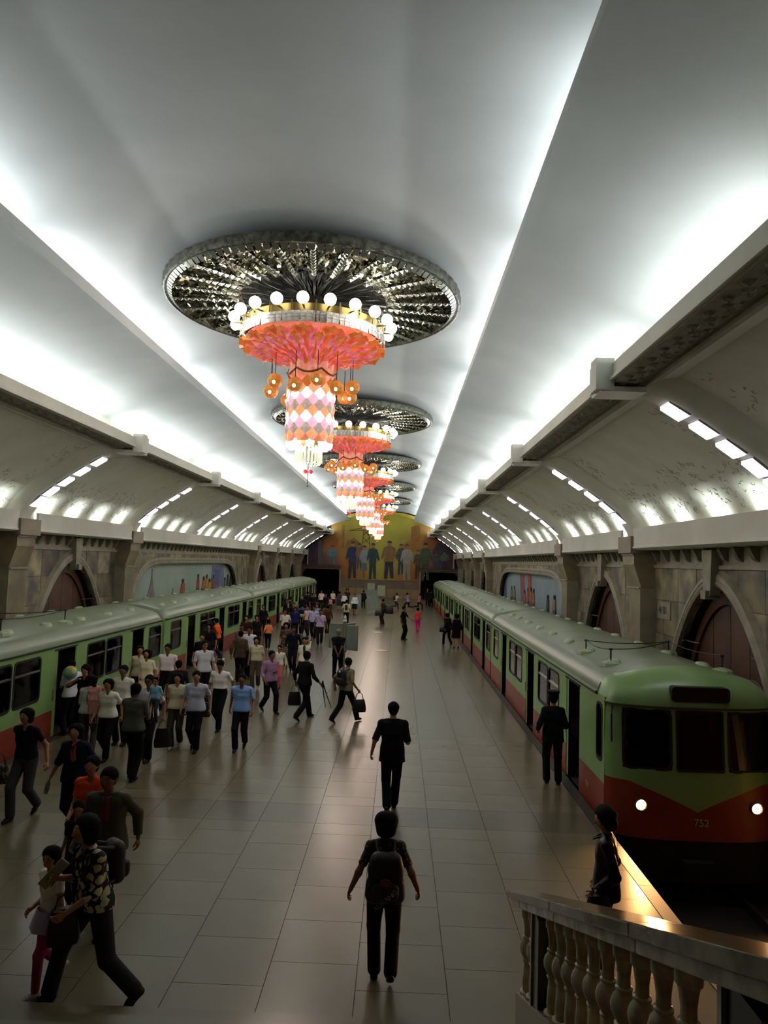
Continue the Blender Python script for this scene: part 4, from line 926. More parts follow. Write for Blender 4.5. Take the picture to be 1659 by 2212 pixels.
for i, y in enumerate(CY):
    o = ch0 if i == 0 else copy_tree(ch0)
    o.location = (.1, y, 0); o['label'] = CL[i]
    l = bpy.data.lights.new('chandelier_glow', 'POINT'); l.energy = CHAND_W; l.color = (1, .82, .68); l.shadow_soft_size = .5
    lo = bpy.data.objects.new('chandelier_glow', l); COL.objects.link(lo); lo.location = (0, y, 5.75)
    for q_ in range(4):
        l2 = bpy.data.lights.new('globe_ring_glow', 'POINT'); l2.energy = GLOBE_W; l2.color = (1, .96, .90); l2.shadow_soft_size = .12
        lo = bpy.data.objects.new('globe_ring_glow', l2); COL.objects.link(lo); a_ = PI/4+q_*PI/2; lo.location = (.1+1.85*math.cos(a_), y+1.85*math.sin(a_), 8.80)
# ------------------------------------------------------------------ stair balustrade
M_bal = mat('balustrade_marble', '#b0a78c', .22, col2='#857b62', nscale=7, nd=6, rnd=.06)
M_hand = mat('handrail_marble', '#7d7258', .14, col2='#4a4434', nscale=4, nd=6)
M_bdk = mat('dark_polished_stone', '#23201a', .25)
BX = 3.15
rail = tag(empty('balustrade', (BX, 4.2, 1.0)), 'marble stair balustrade with turned balusters in the lower right corner', 'balustrade')
zt = lambda y: 1.21+.41*(6.27-y); zb = lambda y: .53+.43*(5.99-y)
def slab(y0, y1, x0, x1, f0, f1, nm, m):
    b = MB(); vs = []
    for y in (y0, y1):
        for x in (x0, x1):
            vs += [(x, y, f0(y)), (x, y, f1(y))]
    b.add(vs, [(0,1,3,2),(4,6,7,5),(0,4,5,1),(2,3,7,6),(1,5,7,3),(0,2,6,4)])
    o = b.obj(nm, m, rail, origin=rail.location)
    md = o.modifiers.new('bevel', 'BEVEL'); md.width = .008; md.segments = 2
cutsY = [6.27, 4.62, 3.1, 1.55, -.2]
for a, c in zip(cutsY[:-1], cutsY[1:]):
    slab(c+.003, a-.003, BX-.12, BX+.12, lambda y: zt(y)-.065, lambda y: zt(y), 'handrail', M_hand)
    slab(c+.003, a-.003, BX-.09, BX+.09, lambda y: zt(y)-.13, lambda y: zt(y)-.065, 'under_rail', M_bal)
slab(-.2, 6.02, BX-.075, BX+.075, lambda y: max(-.05, zb(y)-.6), lambda y: zb(y), 'curb_stone', M_floor)
bal = MB()
P = [(0.058,0),(0.058,.05),(.036,.055),(.036,.07),(.040,.12),(.036,.2),(.030,.28),(.028,.31),(.040,.318),(.042,.33),(.034,.34),(.036,.352),(.05,.375),(.062,.41),(.0635,.44),(.055,.48),(.038,.51),(.032,.52),(.041,.528),(.041,.54),(.031,.548),(.030,.60),(.036,.66),(.042,.70),(.052,.715),(.052,.76),(.045,.80)]
ztop = .80
bal.lathe([(r, z) for r, z in P], n=18)
ys = [5.92, 5.66]+[5.02-.25*i for i in range(10)]+[1.9-.25*i for i in range(6)]
for y in ys:
    h = (zt(y)-.12)-(zb(y)-.02); q = MB(); q.v = [(v[0], v[1], v[2]*h/ztop) for v in bal.v]; q.f = bal.f; q.m = bal.m
    o = q.obj('baluster', M_bal, rail, smooth='auto'); o.location = (0, y-4.2, zb(y)-.02-1.0)
for y0, y1 in ((5.22, 5.40), (2.12, 2.34)):
    b = MB(); b.box(BX-.06, BX+.06, y0, y1, zb(y1)-.02, zt(y1)-.1); b.obj('newel_post', M_bdk, rail, origin=rail.location)
    b = MB(); b.box(BX-.075, BX+.075, y1, y1+.03, zb(y1)-.02, zt(y1)-.12); b.obj('post_facing', M_bal, rail, origin=rail.location)
# ------------------------------------------------------------------ people: bodies and clothes are surfaces grown around a posed skeleton
def npv(v): return np.array(v, float)
class Field:
    """smooth union of tapered capsules, meshed with surface nets"""
    def __init__(s, k=.03): s.p = []; s.k = k; s.cuts = []; s.subs = []; s.post = []; s.box = None; s.raw = False
    def cap(s, a, b, ra, rb=None, k=None): s.p.append((npv(a), npv(b), ra, ra if rb is None else rb, s.k if k is None else k)); return s
    def cut(s, fn): s.cuts.append(fn); return s
    def build(s, h, raw=False):
        s.raw = raw; al = s.p+[c for o in s.subs for c in o.p]
        lo = np.min([np.minimum(a, b)-max(ra, rb) for a, b, ra, rb, k in al], 0)-2.5*h; hi = np.max([np.maximum(a, b)+max(ra, rb) for a, b, ra, rb, k in al], 0)+2.5*h
        if s.box: lo, hi = s.box
        s.box_ = (lo, hi)
        n = np.ceil((hi-lo)/h).astype(int)+1; D = np.full(n, .15, np.float32)
        ax = [lo[i]+h*np.arange(n[i]) for i in range(3)]
        for a, b, ra, rb, k in s.p:
            m = max(ra, rb)+k+h*2
            i0 = np.maximum(0, ((np.minimum(a, b)-m-lo)/h).astype(int)); i1 = np.minimum(n, ((np.maximum(a, b)+m-lo)/h).astype(int)+2)
            X, Y_, Z = np.meshgrid(*[ax[i][i0[i]:i1[i]] for i in range(3)], indexing='ij', sparse=True)
            d = b-a; L2 = float(d@d) or 1e-9
            t = np.clip(((X-a[0])*d[0]+(Y_-a[1])*d[1]+(Z-a[2])*d[2])/L2, 0, 1)
            q = np.sqrt((X-a[0]-t*d[0])**2+(Y_-a[1]-t*d[1])**2+(Z-a[2]-t*d[2])**2)-(ra+(rb-ra)*t)
            sl = tuple(slice(i0[i], i1[i]) for i in range(3)); o = D[sl]
            hh = np.clip(.5+.5*(o-q)/k, 0, 1); D[sl] = o*(1-hh)+q*hh-k*hh*(1-hh)
        return s.finish(D, ax, lo, h)
    def finish(s, D, ax, lo, h):
        if s.cuts:
            G = np.meshgrid(*ax, indexing='ij', sparse=True)
            for fn in s.cuts: D = np.maximum(D, fn(*G))
        for o in s.subs:
            o.box = s.box_; D2 = o.build(h, raw=True); D = np.minimum(D, D2) if True else D
        if s.raw: return D
        for fn in s.post: D = np.maximum(D, fn(*np.meshgrid(*ax, indexing='ij', sparse=True)))
        return nets(D.astype(np.float32), lo, h)
OFF = np.array([(i, j, k) for i in (0, 1) for j in (0, 1) for k in (0, 1)])
EDG = [(a, b) for a in range(8) for b in range(a+1, 8) if np.abs(OFF[a]-OFF[b]).sum() == 1]
def nets(D, lo, h):
    I = D < 0; n = D.shape; S = np.zeros((n[0]-1, n[1]-1, n[2]-1), np.int8)
    for o in OFF: S += I[o[0]:n[0]-1+o[0], o[1]:n[1]-1+o[1], o[2]:n[2]-1+o[2]]
    c = np.argwhere((S > 0) & (S < 8))
    if len(c) == 0: return [], []
    V = np.stack([D[c[:,0]+o[0], c[:,1]+o[1], c[:,2]+o[2]] for o in OFF], 1)
    P = np.zeros((len(c), 3)); W = np.zeros(len(c))
    for a, b in EDG:
        m = (V[:,a] < 0) != (V[:,b] < 0); va, vb = V[m,a], V[m,b]; t = (va/(va-vb))[:,None]
        P[m] += OFF[a]+(OFF[b]-OFF[a])*t; W[m] += 1
    P = (c+P/W[:,None])*h+lo
    vid = np.full(S.shape, -1, np.int64); vid[c[:,0], c[:,1], c[:,2]] = np.arange(len(c)); F = []
    for ax in range(3):
        u, v = [(1, 2), (2, 0), (0, 1)][ax]
        s0 = [slice(0, None)]*3; s1 = [slice(0, None)]*3; s0[ax] = slice(0, -1); s1[ax] = slice(1, None)
        x = np.argwhere(I[tuple(s0)] != I[tuple(s1)]); x = x[(x[:,u] > 0) & (x[:,v] > 0) & (x[:,u] < S.shape[u]) & (x[:,v] < S.shape[v]) & (x[:,ax] < S.shape[ax])]
        if not len(x): continue
        ins = I[x[:,0], x[:,1], x[:,2]]; e = np.zeros(3, int); eu = e.copy(); eu[u] = 1; ev = e.copy(); ev[v] = 1
        q = np.stack([vid[tuple((x-eu-ev).T)], vid[tuple((x-ev).T)], vid[tuple(x.T)], vid[tuple((x-eu).T)]], 1)
        q[~ins] = q[~ins][:, ::-1]; F.append(q[(q >= 0).all(1)])
    return P, np.concatenate(F)
def fmesh(name, P, F, mats, extra=None):
    me = bpy.data.meshes.new(name); nv = len(P); nf = len(F); vs = P; fl = F; mi = np.zeros(nf, np.int32)
    if extra is not None and extra.v:
        ev = np.array(extra.v); fs = [tuple(f) for f in F.tolist()]+[tuple(i+nv for i in f) for f in extra.f]
        me.from_pydata(np.concatenate([P, ev]).tolist(), [], fs); mi = np.concatenate([mi, np.array(extra.m, np.int32)])
    else:
        me.vertices.add(nv); me.vertices.foreach_set('co', P.astype(np.float32).ravel()); me.loops.add(nf*4); me.loops.foreach_set('vertex_index', F.astype(np.int32).ravel())
        me.polygons.add(nf); me.polygons.foreach_set('loop_start', np.arange(0, nf*4, 4, dtype=np.int32)); me.update(calc_edges=True)
    for m in mats: me.materials.append(m)
    me.polygons.foreach_set('material_index', mi); me.polygons.foreach_set('use_smooth', np.ones(len(me.polygons), bool)); me.update(); return me
def rotz(v, a): c, s = math.cos(a), math.sin(a); return np.array([v[0]*c-v[1]*s, v[0]*s+v[1]*c, v[2]])
def ik(a, t, l1, l2, hint):
    a, t, hint = npv(a), npv(t), npv(hint); d = t-a; L = np.linalg.norm(d); mx = (l1+l2)*.995
    if L > mx: t = a+d/L*mx; d = t-a; L = mx
    u = d/L; x = (l1*l1-l2*l2+L*L)/(2*L); hgt = math.sqrt(max(0, l1*l1-x*x)); p = hint-u*(hint@u); p /= (np.linalg.norm(p) or 1); return a+u*x+p*hgt, t
SKIN = mat('skin', '#a8744f', .6); SKIND = mat('skin_tanned', '#7d5238', .6); EYE = mat('eye_dark', '#1c120e', .4); LIP = mat('lip', '#8a4638', .5)
HAIR = mat('black_hair', '#080706', .85, bump=.5, bscale=60, spec=.15); HAIRG = mat('grey_hair', '#6c6c68', .6, bump=.5, bscale=60)
def cloth(c, rough=.85):
    if c in MATS: return MATS[c]
    c = c.lstrip('#'); L_ = lin(c)[:3]
    if max(L_) > .1: g_ = min(1.75, .86/max(L_)); L_ = [v*g_ for v in L_]
    srgb = tuple(v*12.92 if v < .0031308 else 1.055*v**(1/2.4)-.055 for v in L_)
    return mat('cloth_'+c, srgb, rough, spec=.2, bump=.25, bscale=14)
spotmat('floral_cream', '#12110f', '#c9c2a0', 13, .47); spotmat('dots_yellow', '#1d120c', '#9c8a50', 24, .24); spotmat('floral_brown', '#4a3a30', '#8a6a55', 14, .35); spotmat('camo_brown', '#3e3018', '#54431f', 9, .4)
spotmat('bag_print', '#3a3428', '#8a7f63', 22, .35); spotmat('stripe_red', '#8f3b28', '#b05a3a', 16, .3)
def person(x, y, h, face, label, pose='stand', top='#d8d6cc', tk='shirt', sl=.45, bot='#121212', bk='trousers', hair='short', hc=None, shoe='#0e0c0b', sex='m', arms=(None, None), turn=0, nod=0, lean=0, phase=1, stride=1., feet=None, child=False, skin=None, hem=None, res=None, collar=None, under=None, z=0., group=None):
    """x, y: where the person stands; face: heading in degrees (0 looks away along the hall, 180 towards the stairs)"""
    k = h/1.70; dist = math.hypot(x-2, y)
    hg = res or (.0105 if dist < 9 else .014 if dist < 13 else .018 if dist < 20 else .024 if dist < 30 else .032)
    hg = hg/k
    root = empty('person', (x, y, z), math.radians(face)); tag(root, label, 'person', group)
    sk = skin or SKIN; sw = .185 if sex == 'm' else .158; hp = .085 if sex == 'm' else .09
    hs = 1.0 if not child else (1.35 if h < 1.15 else 1.16)
    # legs
    a_ = stride
    if feet: fL, fR = npv(feet[0]), npv(feet[1])
    elif pose == 'walk': fL, fR = (npv((-.07,.27*a_,.085)), npv((.07,-.30*a_,.15))) if phase > 0 else (npv((-.07,-.30*a_,.15)), npv((.07,.27*a_,.085)))
    elif pose == 'run': fL, fR = (npv((-.06,.34,.12)), npv((.06,-.42,.38))) if phase > 0 else (npv((-.06,-.42,.38)), npv((.06,.34,.12)))
    else: fL, fR = npv((-.105,.02,.085)), npv((.105,-.02,.085))
    drop = .0 if pose == 'stand' and not feet else .035*a_
    if pose == 'run': drop = .08
    pel = npv((0, 0, .93-drop)); hipL, hipR = pel+[-hp, 0, -.03], pel+[hp, 0, -.03]
    kL, fL = ik(hipL, fL, .43, .415, (-.1, 1, 0)); kR, fR = ik(hipR, fR, .43, .415, (.1, 1, 0))
    ln = math.radians(lean + (4 if pose == 'walk' else 12 if pose == 'run' else 0)); up = npv((0, math.sin(ln), math.cos(ln)))
    T = lambda d, fx=0, fw=0: pel+up*d+npv((fx, 0, 0))+npv((0, math.cos(ln), -math.sin(ln)))*fw
    shz = .438
    shL, shR = T(shz, -sw), T(shz, sw); neck = T(.51); hd = T(.655*1., 0, .025)
    if hs > 1: hd = T(.655+.05*(hs-1)/.35, 0, .02)
    # arms
    sg = .22*a_*phase if pose in ('walk', 'run') else .0
    A = []
    for i, (sh, sd) in enumerate(((shL, -1), (shR, 1))):
        t = arms[i]; swv = -sg*sd*-1 if i == 0 else sg
        swv = -sg if i == 0 else sg
        if pose == 'run' and t is None: t = (sd*.25, swv*1.3+.12, 1.08+.1*(swv > 0))
        if t is None: t = (sd*(sw+.095), swv+.02, .875+abs(swv)*.12)
        if isinstance(t, str):
            t = {'back': (sd*.035, -.19, .90), 'front': (sd*.06, .24, 1.0), 'waist': (sd*.20, .16, 1.02), 'up': (sd*.12, .16, 1.60), 'chest': (-sd*.02, .26, 1.18), 'bag': (sd*(sw+.09), .03, .90), 'hip': (sd*(sw+.06), .02, 1.02), 'out': (sd*.42, .22, 1.0), 'shoulder': (sd*.16, .12, 1.36), 'fwd': (sd*.12, .42, 1.15)}[t]
        hint = (sd*.22, -1.0, -.1)
        e, wr_ = ik(sh, t, .285, .25, hint); A.append((sh, e, wr_))
    # ---- body
    B = Field(.028)
    B.cap(T(.0, -.07), T(.0, .07), .095).cap(T(.12, -.05), T(.12, .05), .085).cap(T(.30, -.08), T(.30, .08), .092).cap(T(.40, -sw*.62), T(.40, sw*.62), .075, k=.05)
    B.cap(T(.46, 0), T(.58, 0, .015), .054, .050)
    hq = math.radians(turn); pit = math.radians(nod)
    def H(v):
        v = npv(v)*hs; y_, z_ = v[1]*math.cos(pit)+v[2]*math.sin(pit), -v[1]*math.sin(pit)+v[2]*math.cos(pit); return hd+rotz((v[0], y_, z_), hq)
    B.cap(H((0,-.012,.03)), H((0,.008,.012)), .082, .080, k=.02).cap(H((0,.035,-.045)), H((0,.03,-.01)), .050, .066, k=.03)
    near = hg*k < .016
    if near:
        B.cap(H((0,.098,-.002)), H((0,.106,-.022)), .008, .013, k=.012)
        for sd in (-1, 1): B.cap(H((sd*.084,-.005,.012)), H((sd*.083,-.002,-.018)), .013, .009, k=.006)
    for (hi, kn, ft) in ((hipL, kL, fL), (hipR, kR, fR)):
        B.cap(hi, kn, .080, .052).cap(kn, ft, .052, .037); B.cap(kn+(ft-kn)*.15+[0,-.015,0], kn+(ft-kn)*.5+[0,-.01,0], .05, .042)
    hands = []
    for i, (sh, e, wr_) in enumerate(A):
        sd = -1 if i == 0 else 1
        B.cap(sh, e, .047 if sex == 'm' else .042, .036).cap(e, wr_, .037, .025)
        d = wr_-e; d /= np.linalg.norm(d); s_ = np.cross(d, [sd*1., 0, 0]); s_ = s_/(np.linalg.norm(s_) or 1); nn = np.cross(s_, d)
        if nn[0]*sd > 0: nn = -nn
        f_ = s_ if s_[1] >= 0 else -s_
        for q in (-.024, 0, .024): B.cap(wr_+d*.012+f_*q*.4, wr_+d*.082+f_*q, .014, .0125, k=.012)
        hands.append((wr_, d, f_, nn))
    P, F = B.build(hg)
    ex = MB()
    for wr_, d, f_, nn in hands:
        for q, L in ((.031,.072),(.0105,.08),(-.0105,.076),(-.031,.06)):
            a0 = wr_+d*.078+f_*q; p1 = a0+(d*.9+nn*.35)*L*.45; p2 = p1+(d*.6+nn*.8)*L*.32; p3 = p2+(d*.2+nn)*L*.25
            ex.tube([a0-d*.02, a0, p1, p2, p3], .0095, 6, r1=.0065)
        a0 = wr_+d*.03+f_*.02; ex.tube([a0, a0+(f_*.8+d*.7+nn*.3)*.035, a0+(f_*.6+d*1.+nn*.6)*.06], .0115, 6, r1=.008)
    if near or dist < 26:
        q = MB()
        for sd in (-1, 1):
            q.ball(tuple(H((sd*.032,.078,.014))), .0125*hs, 8, 1, (1.25,.6,.6)); c0 = H((sd*.048,.076,.040)); c1 = H((sd*.018,.088,.042)); q.tube([c0, (c0+c1)/2+npv((0,.002,.004)), c1], .004, 4, 1)
        q.tube([H((-.022,.083,-.045)), H((0,.092,-.045)), H((.022,.083,-.045))], .0055, 4, 2)
        ex.add(q.v, q.f, 0); ex.m[-len(q.f):] = q.m
    ob = link('body', fmesh('body', P*1., F, [sk, EYE, LIP], ex), root); ob.scale = (k, k, k)
    def part(nm, fld, m, hh=None, ex=None):
        P, F = fld.build(hh or hg)
        if len(P) == 0: return None
        o = link(nm, fmesh(nm, P, F, [m] if not isinstance(m, list) else m, ex), root); o.scale = (k, k, k); return o
    # ---- lower clothes
    lo_ = 1.0; bm_ = cloth(bot)
    if bk in ('trousers', 'shorts', 'leggings'):
        Fd = Field(.02); g = .018 if bk == 'trousers' else .008
        Fd.cap(T(.0, -.075), T(.0, .075), .098+g*.6).cap(T(.09, -.055), T(.09, .055), .090+g*.5)
        for (hi, kn, ft) in ((hipL, kL, fL), (hipR, kR, fR)):
            e = ft+(kn-ft)*.03 if bk != 'shorts' else kn
            Fd.cap(hi, kn, .083+g, .058+g).cap(kn, e, .055+g, .042+g*(1.6 if bk == 'trousers' else 1))
        top_z = float(T(.13 if hem == 'tucked' else .03)[2])
        Fd.cut(lambda X, Y_, Z: Z-top_z)
        part('trousers' if bk != 'leggings' else 'leggings', Fd, bm_)
    elif bk == 'skirt' or tk == 'dress':
        hz = hem or .50; Fd = Field(.06); m_ = (kL+kR)/2; cx = (fL+fR)/2
        Fd.cap(T(.08, -.05), T(.08, .05), .092).cap(T(.0, -.07), T(.0, .07), .11)
        n_ = 6
        for q in np.linspace(0, 1, n_):
            for kn, hi, s__ in ((kL, hipL, -1), (kR, hipR, 1)):
                c = hi+(kn-hi)*q*1.05; Fd.cap(c+[s__*.015*q, 0, 0], c+[-s__*.05, 0, 0], .098+.02*q)
        tz = float(T(.17)[2])
        Fd.cut(lambda X, Y_, Z: np.maximum(hz-Z, Z-tz)); part('skirt', Fd, bm_ if tk != 'dress' else cloth(top))
    # ---- upper clothes
    tm = cloth(top); loose = {'shirt': .012, 'tshirt': .009, 'blouse': .011, 'jacket': .024, 'dress': .012, 'suit': .020}[tk]
    Fd = Field(.085); hz = {'shirt': -.05, 'tshirt': -.0, 'blouse': -.03, 'jacket': -.10, 'suit': -.14, 'dress': -.04}[tk] if hem is None or tk == 'dress' else hem
    if hem == 'tucked': hz = .09
    Fd.cap(T(.02, -.074), T(.02, .074), .104+loose).cap(T(.14, -.064), T(.14, .064), .090+loose).cap(T(.30, -.078), T(.30, .078), .094+loose).cap(T(.405, -sw*.66), T(.405, sw*.66), .074+loose, k=.045).cap(T(.45, -.03), T(.50, -.0), .060, .052+loose*.3, k=.03)
    if hz < 0: Fd.cap(T(hz, -.082), T(hz, .082), .106+loose*1.2)
    nz_ = float(T(.525)[2]); bz = float(T(hz)[2])
    nf = npv(T(.50, 0, .10)); vr = .052 if collar != 'closed' else .02
    Fd.cut(lambda X, Y_, Z: bz-Z); Fd.post.append(lambda X, Y_, Z: np.where(X*X+Y_*Y_*1. < .02, Z-nz_-.10*np.clip(-Y_, -.1, .06), -1.))
    if collar != 'closed': Fd.post.append(lambda X, Y_, Z: vr-np.sqrt((X-nf[0])**2+((Y_-nf[1])*.8)**2+((Z-nf[2])*.75)**2))
    Fs = None
    if sl > 0:
        Fs = Field(.02)
        for (sh, e, wr_) in A:
            Fs.cap(sh+(0,0,-.004), sh+(e-sh)*min(1, sl/.5) if sl < .5 else e, .047+loose*.4, .042+loose*.8).cap(T(.41, (sh-pel)[0]*.45), sh, .055+loose*.5, .047+loose*.4, k=.04).cap(T(.485, (sh-pel)[0]*.25), sh, .040+loose*.5, .040+loose*.4, k=.04)
            if sl > .5: Fs.cap(e, e+(wr_-e)*min(1., (sl-.5)/.5), .042+loose*.8, .033+loose*.6)
        for (sh, e, wr_) in A:
            end, dr_ = (sh+(e-sh)*min(1, sl/.5), e-sh) if sl <= .5 else (e+(wr_-e)*min(1., (sl-.5)/.5), wr_-e); dr_ = dr_/np.linalg.norm(dr_)
            Fs.cut(lambda X, Y_, Z, end=end, dr_=dr_: np.where((X-end[0])**2+(Y_-end[1])**2+(Z-end[2])**2 < .012, (X-end[0])*dr_[0]+(Y_-end[1])*dr_[1]+(Z-end[2])*dr_[2], -1))
        Fd.subs.append(Fs)
    part('jacket' if tk in ('jacket', 'suit') else 'dress' if tk == 'dress' else tk, Fd, tm)
    if under:   # shirt front or vest showing
        Fu = Field(.02); Fu.cap(T(.28, -.02, .052+loose), T(.44, .0, .035+loose), .062, .055); part('undershirt', Fu, cloth(under))
    if tk in ('shirt', 'jacket', 'suit', 'blouse') and near:
        c = MB(); 
        for sd in (-1, 1): c.tube([T(.50, sd*.058, -.03), T(.505, sd*.060, .02), T(.475, sd*.030, .082), T(.44, sd*.008, .112+loose)], .011, 5)
        o = link('collar', c.mesh('collar', tm, True), root); o.scale = (k, k, k)
    # ---- shoes
    me_ = None
    for i, (ft, kn) in enumerate(((fL, kL), (fR, kR))):
        lift = ft[2] > .10; d = npv((0, math.cos(.55), -math.sin(.55))) if lift else npv((0, 1, 0))
        if lift and ft[2] > .25: d = npv((0, .3, -.95))
        dn = npv((0, -d[2]*1., -1)) if False else npv((0, d[2], -d[1])) 
        Fh = Field(.02); hb = ft+dn*.048-d*.03; Fh.cap(hb, ft+dn*.05+d*.085, .036, .038).cap(ft+dn*.05+d*.085, ft+dn*.058+d*.155, .038, .027).cap(ft, hb, .036)
        b_ = hb+dn*.030
        Fh.cut(lambda X, Y_, Z, b_=b_, dn=dn: (Y_-b_[1])*dn[1]+(Z-b_[2])*dn[2]); part('shoe', Fh, cloth(shoe, .4), hg*.8)
    # ---- hair and hats
    hm = hc or HAIR; Fh = Field(.02)
    Fh.cap(H((0,-.022,.042)), H((0,.0,.034)), .093, .089)
    if hair == 'short': Fh.cap(H((0,-.035,-.01)), H((0,-.03,.03)), .076, .088)
    elif hair in ('bob', 'perm'):
        r_ = .012 if hair == 'perm' else .0
        Fh.cap(H((-.03,-.045,-.045)), H((-.03,-.02,.04)), .066+r_, .088+r_).cap(H((.03,-.045,-.045)), H((.03,-.02,.04)), .066+r_, .088+r_)
        if hair == 'perm':
            rr = random.Random(int(x*100+y*10))
            for _ in range(16): a, e = rr.uniform(0, 6.28), rr.uniform(-.6, 1.2); p = H((.085*math.cos(a)*math.cos(e), -.03+.085*math.sin(a)*math.cos(e), .02+.09*math.sin(e))); Fh.cap(p, p+npv((0,0,.005)), .028)
    elif hair == 'bun': Fh.cap(H((0,-.035,-.02)), H((0,-.02,.03)), .078, .090).cap(H((0,-.12,.0)), H((0,-.115,.02)), .035, .038)
    elif hair == 'tail': Fh.cap(H((0,-.035,-.02)), H((0,-.02,.03)), .078, .090).cap(H((0,-.11,.02)), H((0,-.13,-.12)), .032, .018)
    elif hair == 'long': Fh.cap(H((0,-.06,-.06)), H((0,-.03,.03)), .076, .090).cap(H((-.04,-.075,-.14)), H((.04,-.075,-.14)), .038)
    fc = H((0,.118,-.022)); fu = H((0,.10,-.09)); r2 = .085*hs
    Fh.cut(lambda X, Y_, Z: np.maximum(r2-np.sqrt((X-fc[0])**2+(Y_-fc[1])**2+((Z-fc[2])*.85)**2), r2-np.sqrt((X-fu[0])**2+(Y_-fu[1])**2+(Z-fu[2])**2)))
    part('hair', Fh, hm)
    if hair == 'cap' or pose == 'officer' or (isinstance(hc, str)):
        pass
    info = dict(root=root, k=k, hands=[(root, tuple(w_*k), tuple(d*k)) for w_, d, f_, n_ in hands], H=H, T=T, hs=hs)
    return info
def wpos(p, v):
    """local point (already scaled) of a person to world"""
    r = p['root']; a = r.rotation_euler[2]; c, s = math.cos(a), math.sin(a); return (r.location[0]+v[0]*c-v[1]*s, r.location[1]+v[0]*s+v[1]*c, r.location[2]+v[2])
def handpt(p, i, down=.09):
    _, w_, d = p['hands'][i]; return wpos(p, (w_[0]+d[0]*down, w_[1]+d[1]*down, w_[2]+d[2]*down))
def tote(loc, wd, dp, ht, m, label, rz=0, handle=.14, nm='handbag', cat='bag', taper=.8, flap=False):
    """bag hanging with its handle top at loc"""
    r = tag(empty(nm, loc, rz), label, cat); b = MB(); N = 20; vs = []; lv = 7
    for j in range(lv+1):
        t = j/lv; z = -handle-ht*t; s = taper+(1-taper)*min(1, t*1.4); s *= 1 if 0 < j < lv else .92; dd = dp*(.35+.65*math.sin(min(1, t*1.5+.1)*PI/2))
        for i in range(N):
            a = 2*PI*i/N; cx, sy = math.copysign(abs(math.cos(a))**.5, math.cos(a)), math.copysign(abs(math.sin(a))**.5, math.sin(a)); vs.append((cx*wd/2*s, sy*dd/2, z))
    fs = [(j*N+i, j*N+(i+1) % N, (j+1)*N+(i+1) % N, (j+1)*N+i) for j in range(lv) for i in range(N)]+[tuple(range(N)), tuple(range(lv*N, lv*N+N))]
    b.add(vs, fs); b.obj('bag_body', m, r, smooth='auto')
    for sy in (-1, 1):
        q = MB(); q.tube([(-wd*.28, sy*dp*.12, -handle), (-wd*.22, sy*.01, -handle*.35), (0, 0, .0), (wd*.22, sy*.01, -handle*.35), (wd*.28, sy*dp*.12, -handle)], .008, 5); q.obj('bag_handle', m, r)
    if flap: q = MB(); q.box(-wd*.4, wd*.4, -dp*.5-.006, -dp*.5, -handle-ht*.5, -handle-ht*.48); q.obj('zip', M_chrome, r)
    return r
def backpack(p, m, label, wd=.30, ht=.42, dp=.17, zc=.27, pocket=None, back=-1):
    r = p['root']; k = p['k']; o = empty('backpack', tuple(r.location), r.rotation_euler[2]); tag(o, label, 'backpack'); T = p['T']
    c = T(zc, 0, back*(.125+dp/2)); F_ = Field(.035); w2, h2, d2 = wd/2, ht/2, dp/2; rr = dp*.42
    for zz, s in ((-h2+rr, 1), (-h2*.3, 1), (h2*.35, .88), (h2-rr, .66)): F_.cap(c+[-(w2-rr)*s, 0, zz], c+[(w2-rr)*s, 0, zz], rr)
    for a in range(2): 
        sgn = (-1, 1)[a]; F_.cap(c+[sgn*(w2-rr), 0, -h2+rr], c+[sgn*(w2-rr)*.66, 0, h2-rr], rr)
    P, F = F_.build(.016 if p['root'].location[1] < 20 else .028); q = link('pack_body', fmesh('pack_body', P, F, [m]), o); q.scale = (k, k, k)
    F2 = Field(.03); pc = c+[0, back*dp*.45, -h2*.40]; F2.cap(pc+[-w2*.42, 0, -.03], pc+[w2*.42, 0, -.03], .055).cap(pc+[-w2*.42, 0, .03], pc+[w2*.42, 0, .03], .055)
    P, F = F2.build(.016 if p['root'].location[1] < 20 else .028); q = link('front_pocket', fmesh('front_pocket', P, F, [pocket or m]), o); q.scale = (k, k, k)
    for sd in (-1, 1):
        b = MB(); b.tube([c+[sd*.08, -back*.05, h2*.8], T(.50, sd*.10, back*.03), T(.47, sd*.115, -back*.07), T(.33, sd*.12, -back*.135), T(.16, sd*.15, -back*.08), c+[sd*w2*.9, -back*.05, -h2*.7]], .016, 6)
        s_ = b.obj('shoulder_strap', m, o); s_.scale = (k, k, k)
    return o, c
def peaked_cap(p, m):
    H = p['H']; k = p['k']; b = MB(); c = H((0,-.005,.085)); b.lathe([(.094,-.02),(.096,.012),(.125,.045),(.118,.065),(.04,.075),(0,.075)], tuple(c), 24); b.prism([(c[0]-.07, c[1]+.05), (c[0]+.07, c[1]+.05), (c[0]+.045, c[1]+.135), (c[0]-.045, c[1]+.135)], c[2]-.022, c[2]-.014, axis='z')
    o = link('peaked_cap', b.mesh('peaked_cap', m, 'auto'), p['root']); o.scale = (k, k, k)
def sunglasses(p):
    H = p['H']; k = p['k']; b = MB()
    for sd in (-1, 1): b.ball(tuple(H((sd*.034,.087,.012))), .024, 10, sc=(1.1,.35,.8)); b.tube([H((sd*.055,.08,.018)), H((sd*.09,.0,.018))], .004, 4)
    b.tube([H((-.03,.095,.018)), H((.03,.095,.018))], .004, 4); o = link('sunglasses', b.mesh('sunglasses', EYE, True), p['root']); o.scale = (k, k, k)
M_blk = mat('black_leather', '#0c0b0b', .4); M_nylon = mat('dark_nylon', '#191317', .6); M_navyn = mat('navy_nylon', '#10121e', .6)

